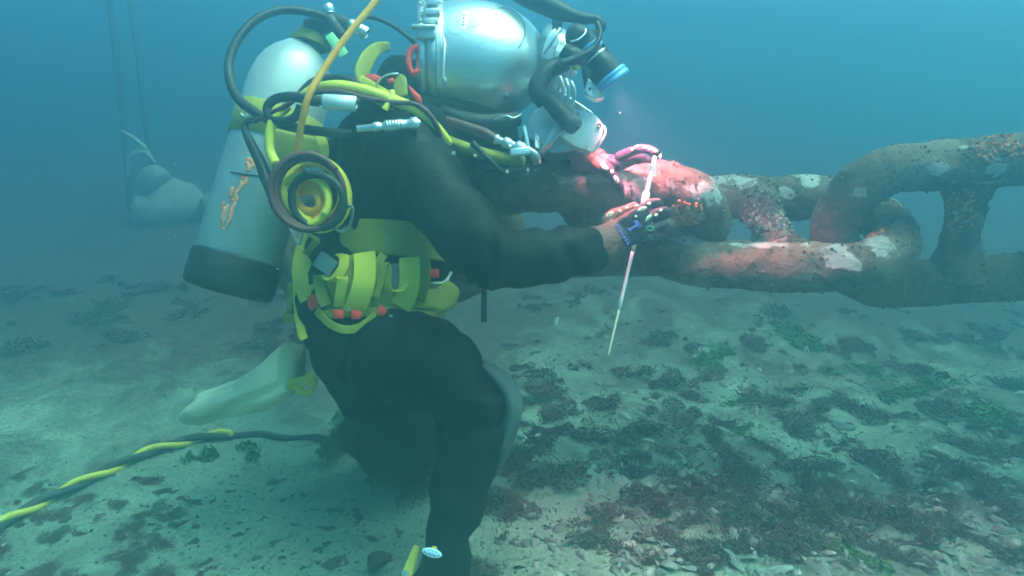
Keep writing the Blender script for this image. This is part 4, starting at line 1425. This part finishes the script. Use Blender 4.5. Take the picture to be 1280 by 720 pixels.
def weed_mesh(name, n, mat, seed, spread=.085, height=.032, fl=(.003, .008), fil=60):
    """fuzzy mound: many leaf-sized flakes through an uneven many-lobed volume, with fine threads"""
    r_ = random.Random(seed)
    lobes = [(r_.gauss(0, spread * .55), r_.gauss(0, spread * .4), spread * r_.uniform(.18, .5), height * r_.uniform(.4, 1.1)) for _ in range(9)]
    V, F = [], []
    for _ in range(n):
        lx, ly, lr, lh = r_.choice(lobes)
        a = r_.uniform(0, 2 * math.pi)
        q = math.sqrt(r_.random())
        z = lh * (1 - q * q) * r_.random() ** .6
        c = Vector((lx + lr * q * math.cos(a), ly + lr * q * math.sin(a), z))
        d = Vector((r_.gauss(0, 1), r_.gauss(0, 1), r_.gauss(.35, .7))).normalized()
        e = d.cross(Vector((r_.gauss(0, 1), r_.gauss(0, 1), r_.gauss(0, 1)))).normalized()
        nn = d.cross(e)
        l, w = r_.uniform(*fl), r_.uniform(*fl) * .45
        k = len(V)
        V += [c - d * l, c - e * w + nn * w * .3, c + d * l * r_.uniform(.7, 1.3) + nn * l * r_.uniform(-.4, .4), c + e * w + nn * w * .3]
        F.append((k, k + 1, k + 2, k + 3))
    for _ in range(fil):
        lx, ly, lr, lh = r_.choice(lobes)
        a = r_.uniform(0, 2 * math.pi)
        c = Vector((lx + lr * .7 * math.cos(a), ly + lr * .7 * math.sin(a), 0))
        d = Vector((math.cos(a) * .6 + r_.gauss(0, .4), math.sin(a) * .6 + r_.gauss(0, .4), r_.uniform(.5, 1.3))).normalized()
        sd = d.cross(Vector((r_.gauss(0, 1), r_.gauss(0, 1), 0))).normalized()
        Ln, w = height * r_.uniform(.6, 1.5), r_.uniform(.0006, .0014)
        k = len(V)
        p = c
        for i in range(4):
            V += [p - sd * w, p + sd * w]
            d = (d + Vector((r_.gauss(0, .3), r_.gauss(0, .3), r_.gauss(0, .2)))).normalized()
            p = p + d * (Ln / 3)
        for i in range(3):
            F.append((k + 2 * i, k + 2 * i + 1, k + 2 * i + 3, k + 2 * i + 2))
    me = bpy.data.meshes.new(name)
    me.from_pydata([tuple(v) for v in V], [], F)
    me.materials.append(M[mat])
    return me


dark = [weed_mesh('seaweed', 1500, 'weed' if i % 3 else 'weed2', 40 + i) for i in range(8)]
leafy = [weed_mesh('algae', 900, 'algae', 70 + i, .09, .03, (.004, .011), 30) for i in range(4)]



def put(me, name, p, s, rz, label, cat, group, sz=1.0):
    o = bpy.data.objects.new(name, me)
    COL.objects.link(o)
    o.location = (p[0], p[1], bed_z(p[0], p[1]) - .002)
    o.rotation_euler = (rng.uniform(-.15, .15), rng.uniform(-.15, .15), rz)
    o.scale = (s * rng.uniform(.8, 1.5), s, s * sz)
    return tag(o, label, cat, group)


def spot(x, y):
    if x < 640:
        side = 'left edge' if x < 120 else 'twisted umbilical' if x < 260 else 'kneeling diver'
        if y < 450: return 'far back on the dim bed ' + ('at the left edge' if x < 60 else 'below the ropes' if x < 230 else 'behind the air cylinder')
        return ('far behind the ' if y < 450 else 'on the sand beside the ' if y < 640 else 'near the bottom, in front of the ') + side
    under = 'knee' if x < 700 else 'rod tip' if x < 790 else 'held chain link' if x < 870 else 'middle link left end' if x < 930 else 'stud of the middle link' if x < 1000 else 'joint of both links' if x < 1090 else 'tall link left end' if x < 1170 else 'stud of the tall link' if x < 1250 else 'right edge'
    row = 'far behind the ' if y < 415 else 'behind the ' if y < 450 else 'on the bed just below the ' if y < 490 else 'a little below the ' if y < 530 else 'midway down below the ' if y < 580 else 'low down below the ' if y < 625 else 'far down below the ' if y < 670 else 'at the bottom, under the '
    return row + under


DK = [(665, 470), (732, 455), (690, 482), (815, 478), (890, 475), (1060, 440), (1145, 415), (1240, 415), (980, 402), (830, 570), (790, 588), (765, 535), (730, 548), (760, 655), (740, 683), (815, 636),
      (880, 684), (910, 615), (940, 600), (965, 636), (990, 684), (850, 700), (1080, 618), (1070, 565), (1020, 540), (990, 520), (1140, 662), (1215, 684), (1240, 612), (1258, 566), (1190, 552), (1110, 650), (905, 540),
      (865, 530), (960, 500), (1020, 496), (670, 572), (655, 588), (700, 596), (930, 660), (1040, 690), (1180, 620), (1160, 585), (1060, 650), (900, 570), (845, 605), (1090, 520), (1170, 470), (1250, 480), (1110, 455), (950, 430), (850, 430),
      (780, 690), (1000, 600), (1225, 560), (1270, 650), (1265, 700), (705, 520), (750, 500), (930, 640), (870, 650), (1120, 700), (1035, 640), (960, 690), (1200, 520), (1275, 530), (630, 645), (612, 692), (1130, 600), (985, 655)]
for k, (x, y) in enumerate(DK):
    g = G(x, y)
    dd = to_px(g)[2]
    sz = rng.uniform(.8, 1.45)
    put(dark[k % 8], 'seaweed', g, sz, rng.uniform(0, 6), ('broad ' if sz > 1.1 else 'round ') + ('brown' if k % 8 % 3 == 0 else 'maroon') + ' seaweed mound ' + spot(x, y), 'seaweed', 'weed mounds below the chain', rng.uniform(.6, 1.0))
for k in range(170):                            # thinner scatter that fills the weedy ground
    x, y = rng.uniform(640, 1400), 365 + 350 * rng.random() ** 1.25
    if x < 740 and y > 590: continue
    g = G(x, y)
    sz = rng.uniform(.25, .75)
    put(dark[k % 8], 'seaweed', g, sz, rng.uniform(0, 6), ('small ' if sz > .5 else 'tiny ') + ('brown' if k % 8 % 3 == 0 else 'maroon') + ' seaweed tuft ' + spot(x, y), 'seaweed', 'small weed tufts below the chain', rng.uniform(.5, .9))
for k, (x, y, s) in enumerate(((905, 442, 1.1), (1000, 436, 1.2), (875, 450, .8), (920, 500, .8), (1145, 492, 1.4), (1165, 476, 1.1), (1225, 512, 1.2), (672, 498, .8), (920, 540, .6), (1020, 425, 1.0), (985, 415, .9), (650, 560, .8), (1060, 690, .9))):
    put(leafy[k % 4], 'green_algae', G(x, y), s, rng.uniform(0, 6), ('wide' if s > 1 else 'small') + ' green algae ' + spot(x, y), 'algae', 'green algae below the chain', .7)
for k, (x, y, s, w_) in enumerate(((440, 548, 1.1, 'left of'), (470, 566, 1.2, 'under'), (505, 584, 1.3, 'in front of'), (538, 592, 1.0, 'right of'), (425, 530, .9, 'behind'))):
    put((dark if k % 2 else leafy)[k % 4], 'seaweed', G(x, y), s, rng.uniform(0, 6), 'murky weed clump ' + w_ + ' the folded rear leg of the diver', 'seaweed', 'weed round the rear leg', 1.5)
put(leafy[1], 'green_algae', G(258, 560), 1.0, 1.0, 'green weed clump under the end of the pale bag', 'algae', None, 1.2)
for k in range(26):                             # weedy ground beyond the diver, left
    x, y = rng.uniform(-120, 380), rng.uniform(345, 440)
    sz = rng.uniform(.8, 1.7)
    put(dark[k % 8], 'seaweed', G(x, y), sz, rng.uniform(0, 6), ('dim broad' if sz > 1.35 else 'dim narrow' if sz < 1.05 else 'dim') + (' brown' if k % 8 % 3 == 0 else '') + ' weed tuft ' + spot(x, y), 'seaweed', 'weed on the murky ground behind', rng.uniform(.5, .9))
for k in range(46):
    x, y = rng.uniform(-60, 210), rng.uniform(585, 740)
    if rng.random() < .3: x += 60
    put(dark[k % 8], 'seaweed', G(x, y), rng.uniform(.3, .7), rng.uniform(0, 6), 'low dark weed scrap ' + spot(x, y), 'seaweed', 'weed near the umbilical', rng.uniform(.3, .6))


def leaf_mesh(seed):
    r_ = random.Random(seed)
    V, F = [], []
    L, W = .028, r_.uniform(.010, .020)
    n = 6
    for i in range(n + 1):
        t = i / n
        w1 = W * math.sin(math.pi * (.10 + .8 * t)) * r_.uniform(.45, 1.25)
        w2 = W * math.sin(math.pi * (.10 + .8 * t)) * r_.uniform(.45, 1.25)
        z = .003 + r_.uniform(-.002, .004)
        y = r_.uniform(-.006, .006)
        x = L * (t - .5) * 2 + r_.uniform(-.003, .003)
        V += [(x, y - w1, z + r_.uniform(-.003, .004)), (x + r_.uniform(-.003, .003), y, z), (x, y + w2, z + r_.uniform(-.003, .004))]
    for i in range(n):
        F += [(3 * i, 3 * i + 1, 3 * i + 4, 3 * i + 3), (3 * i + 1, 3 * i + 2, 3 * i + 5, 3 * i + 4)]
    me = bpy.data.meshes.new('leaf_litter')
    me.from_pydata(V, [], F)
    me.polygons.foreach_set('use_smooth', [True] * len(F))
    me.materials.append(M['leaf'])
    return me


def shell_mesh(seed, mat):
    r_ = random.Random(seed)
    V, F = [], []
    n, m = 10, 4
    sx, sy, h = .022, r_.uniform(.010, .017), r_.uniform(.005, .009)
    cut = r_.uniform(.7, 1.0)
    for j in range(m + 1):
        q = j / m
        for i in range(n + 1):
            a = math.pi * 2 * cut * i / n + .3
            rr = q * (1 + .12 * math.sin(a * 3 + seed) + r_.uniform(-.05, .05))
            V.append((sx * rr * math.cos(a) - .006 * (1 - q), sy * rr * math.sin(a), h * (1 - q * q) + r_.uniform(-.0006, .0006)))
    for j in range(m):
        for i in range(n):
            F.append((j * (n + 1) + i, j * (n + 1) + i + 1, (j + 1) * (n + 1) + i + 1, (j + 1) * (n + 1) + i))
    me = bpy.data.meshes.new('shell')
    me.from_pydata(V, [], F)
    me.polygons.foreach_set('use_smooth', [True] * len(F))
    me.materials.append(M[mat])
    return me


def stone_mesh(seed):
    V, F = ell((0, 0, 0), (.03, .023, .015), (Vector((1, 0, 0)), Vector((0, 1, 0)), Vector((0, 0, 1))), 12, 8)
    V = [v + noise.noise_vector(v * 45 + Vector((seed, 0, 0))) * .009 for v in V]
    me = bpy.data.meshes.new('pebble')
    me.from_pydata([tuple(v) for v in V], [], F)
    me.polygons.foreach_set('use_smooth', [True] * len(F))
    me.materials.append(M['stone'])
    return me


leaves = [leaf_mesh(i) for i in range(5)]
shells = [shell_mesh(i, 'shell') for i in range(4)]
pales = [shell_mesh(10 + i, 'shell2') for i in range(4)]
stones = [stone_mesh(i * 7) for i in range(4)]
LF = [(345, 590), (317, 607), (330, 640), (370, 648), (420, 635), (400, 680), (388, 700), (300, 656), (260, 690), (265, 610), (500, 660), (305, 570), (445, 640), (410, 655), (430, 690), (355, 615), (280, 645), (245, 660), (225, 640), (380, 610),
      (340, 668), (455, 665), (470, 640), (240, 612), (205, 600), (318, 690), (360, 690), (420, 700), (395, 630), (290, 600)]
for k, (x, y) in enumerate(LF):
    put(leaves[k % 5], 'dead_leaf', G(x, y), rng.uniform(.5, 1.15), rng.uniform(0, 6), 'dark dead leaf scrap ' + spot(x, y), 'leaf', 'leaf scraps on the pale sand', 1.0)
for k in range(70):
    x, y = rng.uniform(200, 520), rng.uniform(580, 735)
    put(rng.choice(leaves + shells), 'litter_flake', G(x, y), rng.uniform(.2, .5), rng.uniform(0, 6), 'small dark litter flake ' + spot(x, y), 'litter', 'small flakes on the pale sand', 1.0)
for k in range(290):
    x, y = rng.uniform(650, 1290), 400 + 320 * rng.random() ** .7
    if x < 730 and y > 600 and rng.random() < .7: continue
    pale = rng.random() < .22
    o = put((pales if pale else shells)[k % 4], 'shell_fragment', G(x, y), rng.uniform(.4, 1.0) * (1.35 if rng.random() < .12 else 1), rng.uniform(0, 6),
        ('pale' if pale else 'dull grey') + ' broken shell ' + spot(x, y), 'shell', 'broken shells below the chain', 1.0)
    o.rotation_euler.x += rng.uniform(-.5, .5)
    o.rotation_euler.y += rng.uniform(-.5, .5)
    o.location.z += .006
for k in range(60):
    x, y = rng.uniform(560, 1290), rng.uniform(400, 720)
    put(stones[k % 4], 'pebble', G(x, y), rng.uniform(.3, 1.0), rng.uniform(0, 6), 'small grey pebble ' + spot(x, y), 'pebble', 'pebbles below the chain', 1.0)
# named odd ones
put(stones[0], 'stone', G(708, 497), 1.1, .4, 'rounded stone beside the maroon weed just right of the knee', 'stone', None, 1.0)
put(stones[1], 'stone', G(699, 664), .75, 1.4, 'flat greenish stone on clean sand right of the boot', 'stone', None, .7)
o = put(pales[0], 'oyster_shell', G(776, 598), 1.8, 1.9, 'large pale open shell at the edge of the clean sand', 'shell', None, 1.0)
crab = thing('hermit_shell', 'reddish brown knobbly shell on the sand just left of the boot', 'shell', G(474, 715))
cg = G(474, 715)
V, F = lathe([(0, .004), (.010, .016), (.02, .021), (.032, .020), (.045, .013), (.056, .006), (.062, .001)], cg + Vector((-.028, 0, .018)), (1, .2, .35), 16)
V = [v + noise.noise_vector(v * 60) * .006 for v in V]
mk('spire', V, F, M['leaf'], crab)
V, F = ell(cg + Vector((.022, -.004, .040)), (.010, .008, .010), None, 10, 7)
V = [v + noise.noise_vector(v * 90) * .004 for v in V]
mk('knob', V, F, M['brown'], crab)

# broken shell rubble, too much to count, bedded among the weed
V, F = [], []
MI = []
for k in range(3600):
    x, y = rng.uniform(640, 1330), 395 + 340 * rng.random() ** .75
    g = G(x, y)
    if noise.noise(Vector((g.x * 3.1, g.y * 3.1, 4))) < rng.uniform(-.35, .45): continue
    if x < 770 and y > 590 and rng.random() < .8: continue
    sz_ = rng.uniform(.005, .016) * (1.7 if rng.random() < .1 else 1)
    n = Vector((rng.gauss(0, .45), rng.gauss(0, .45), 1)).normalized()
    a = n.orthogonal().normalized()
    a.rotate(Quaternion(n, rng.uniform(0, 6)))
    b = n.cross(a)
    c = Vector((g.x, g.y, bed_z(g.x, g.y) + sz_ * .25))
    k0 = len(V)
    m = rng.choice((5, 6, 7))
    asp = rng.uniform(.45, .9)
    for i in range(m):
        t = 2 * math.pi * i / m
        rr = sz_ * rng.uniform(.7, 1.15)
        V.append(c + a * (math.cos(t) * rr) + b * (math.sin(t) * rr * asp) - n * (sz_ * .22 * rng.uniform(.5, 1.2)))
    V.append(c + n * sz_ * .12)
    mi = rng.choice((0, 0, 2, 2, 3, 3, 3, 1) if rng.random() < .5 else (0, 2, 3, 3))
    for i in range(m):
        F.append((k0 + i, k0 + (i + 1) % m, k0 + m))
        MI.append(mi)
o = mk('shell_rubble', V, F, M['shell'], smooth=False)
for q_ in ('shell2', 'stone', 'rubble'): o.data.materials.append(M[q_])
o.data.polygons.foreach_set('material_index', MI)
tag(o, 'broken shell rubble bedded among the weed below the chain', 'rubble', kind='stuff')

# grit: countless small shell crumbs on the sand
V, F = [], []
for k in range(5200):
    x, y = rng.uniform(-60, 1340), rng.uniform(430, 740)
    if x > 640 and rng.random() < .4: pass
    g = G(x, y)
    z = bed_z(g.x, g.y)
    s = rng.uniform(.0018, .0062) * (1.5 if rng.random() < .08 else 1)
    n = Vector((rng.uniform(-.7, .7), rng.uniform(-.7, .7), 1)).normalized()
    a = n.orthogonal().normalized()
    a.rotate(Quaternion(n, rng.uniform(0, 6)))
    b = n.cross(a)
    c = Vector((g.x, g.y, z + s * .25))
    k0 = len(V)
    V += [c + a * s * rng.uniform(.7, 1.4), c + b * s * .7, c - a * s, c - b * s * rng.uniform(.4, .9), c + n * s * .5]
    F += [(k0, k0 + 1, k0 + 4), (k0 + 1, k0 + 2, k0 + 4), (k0 + 2, k0 + 3, k0 + 4), (k0 + 3, k0, k0 + 4)]
half = len(F) // 2
o = mk('shell_grit', V, F, M['shell'], smooth=False)
pick = random.Random(5)
o.data.materials.append(M['shell2'])
o.data.materials.append(M['leaf'])
for i in range(0, len(o.data.polygons), 4):
    mi = pick.choice((0, 0, 1, 2, 2))
    for j in range(4): o.data.polygons[i + j].material_index = mi
tag(o, 'fine shell grit scattered over the sand', 'grit', kind='stuff')

# suspended specks in the water
V, F = [], []
for k in range(150):
    d = rng.uniform(.7, 2.6)
    q = P(rng.uniform(-20, 1300), rng.uniform(-10, 430), d)
    if 740 < to_px(q)[0] < 900 and k % 2: pass
    s = rng.uniform(.0004, .0011) * d
    v, f = ell(q, s, None, 5, 4)
    n0 = len(V)
    V += v
    F += [tuple(i + n0 for i in z) for z in f]
for k in range(60):
    q = P(rng.gauss(815, 45), rng.gauss(135, 40), rng.uniform(1.35, 1.6))
    v, f = ell(q, rng.uniform(.0004, .0012), None, 5, 4)
    n0 = len(V)
    V += v
    F += [tuple(i + n0 for i in z) for z in f]
o = mk('drifting_specks', V, F, M['shell2'])
tag(o, 'tiny pale specks drifting in the water', 'specks', kind='stuff')

# ------------------------------------------------------------------ the water: one closed box of even haze round everything
TOP, BOT, HALF = 2.75, -1.6, 21.0
top_pt = max((WLOC[o.name].z for o in bpy.data.objects if o.name in WLOC), default=2)
V = [(x, y, z) for z in (BOT, TOP) for x, y in ((-HALF, -HALF), (HALF, -HALF), (HALF, HALF), (-HALF, HALF))]
F = [(3, 2, 1, 0), (4, 5, 6, 7), (0, 1, 5, 4), (1, 2, 6, 5), (2, 3, 7, 6), (3, 0, 4, 7)]
hm = bpy.data.materials.new('sea_water_haze')
hm.use_nodes = True
hn = hm.node_tree
hn.nodes.clear()
ho = hn.nodes.new('ShaderNodeOutputMaterial')
pv = hn.nodes.new('ShaderNodeVolumePrincipled')
pv.inputs['Color'].default_value = (*WATER_COLOUR, 1)
pv.inputs['Density'].default_value = WATER_DENSITY
pv.inputs['Anisotropy'].default_value = WATER_G
hn.links.new(pv.outputs[0], ho.inputs['Volume'])
o = mk('haze', V, F, hm, smooth=False)
tag(o, 'blue green sea water haze', 'water', kind='stuff')
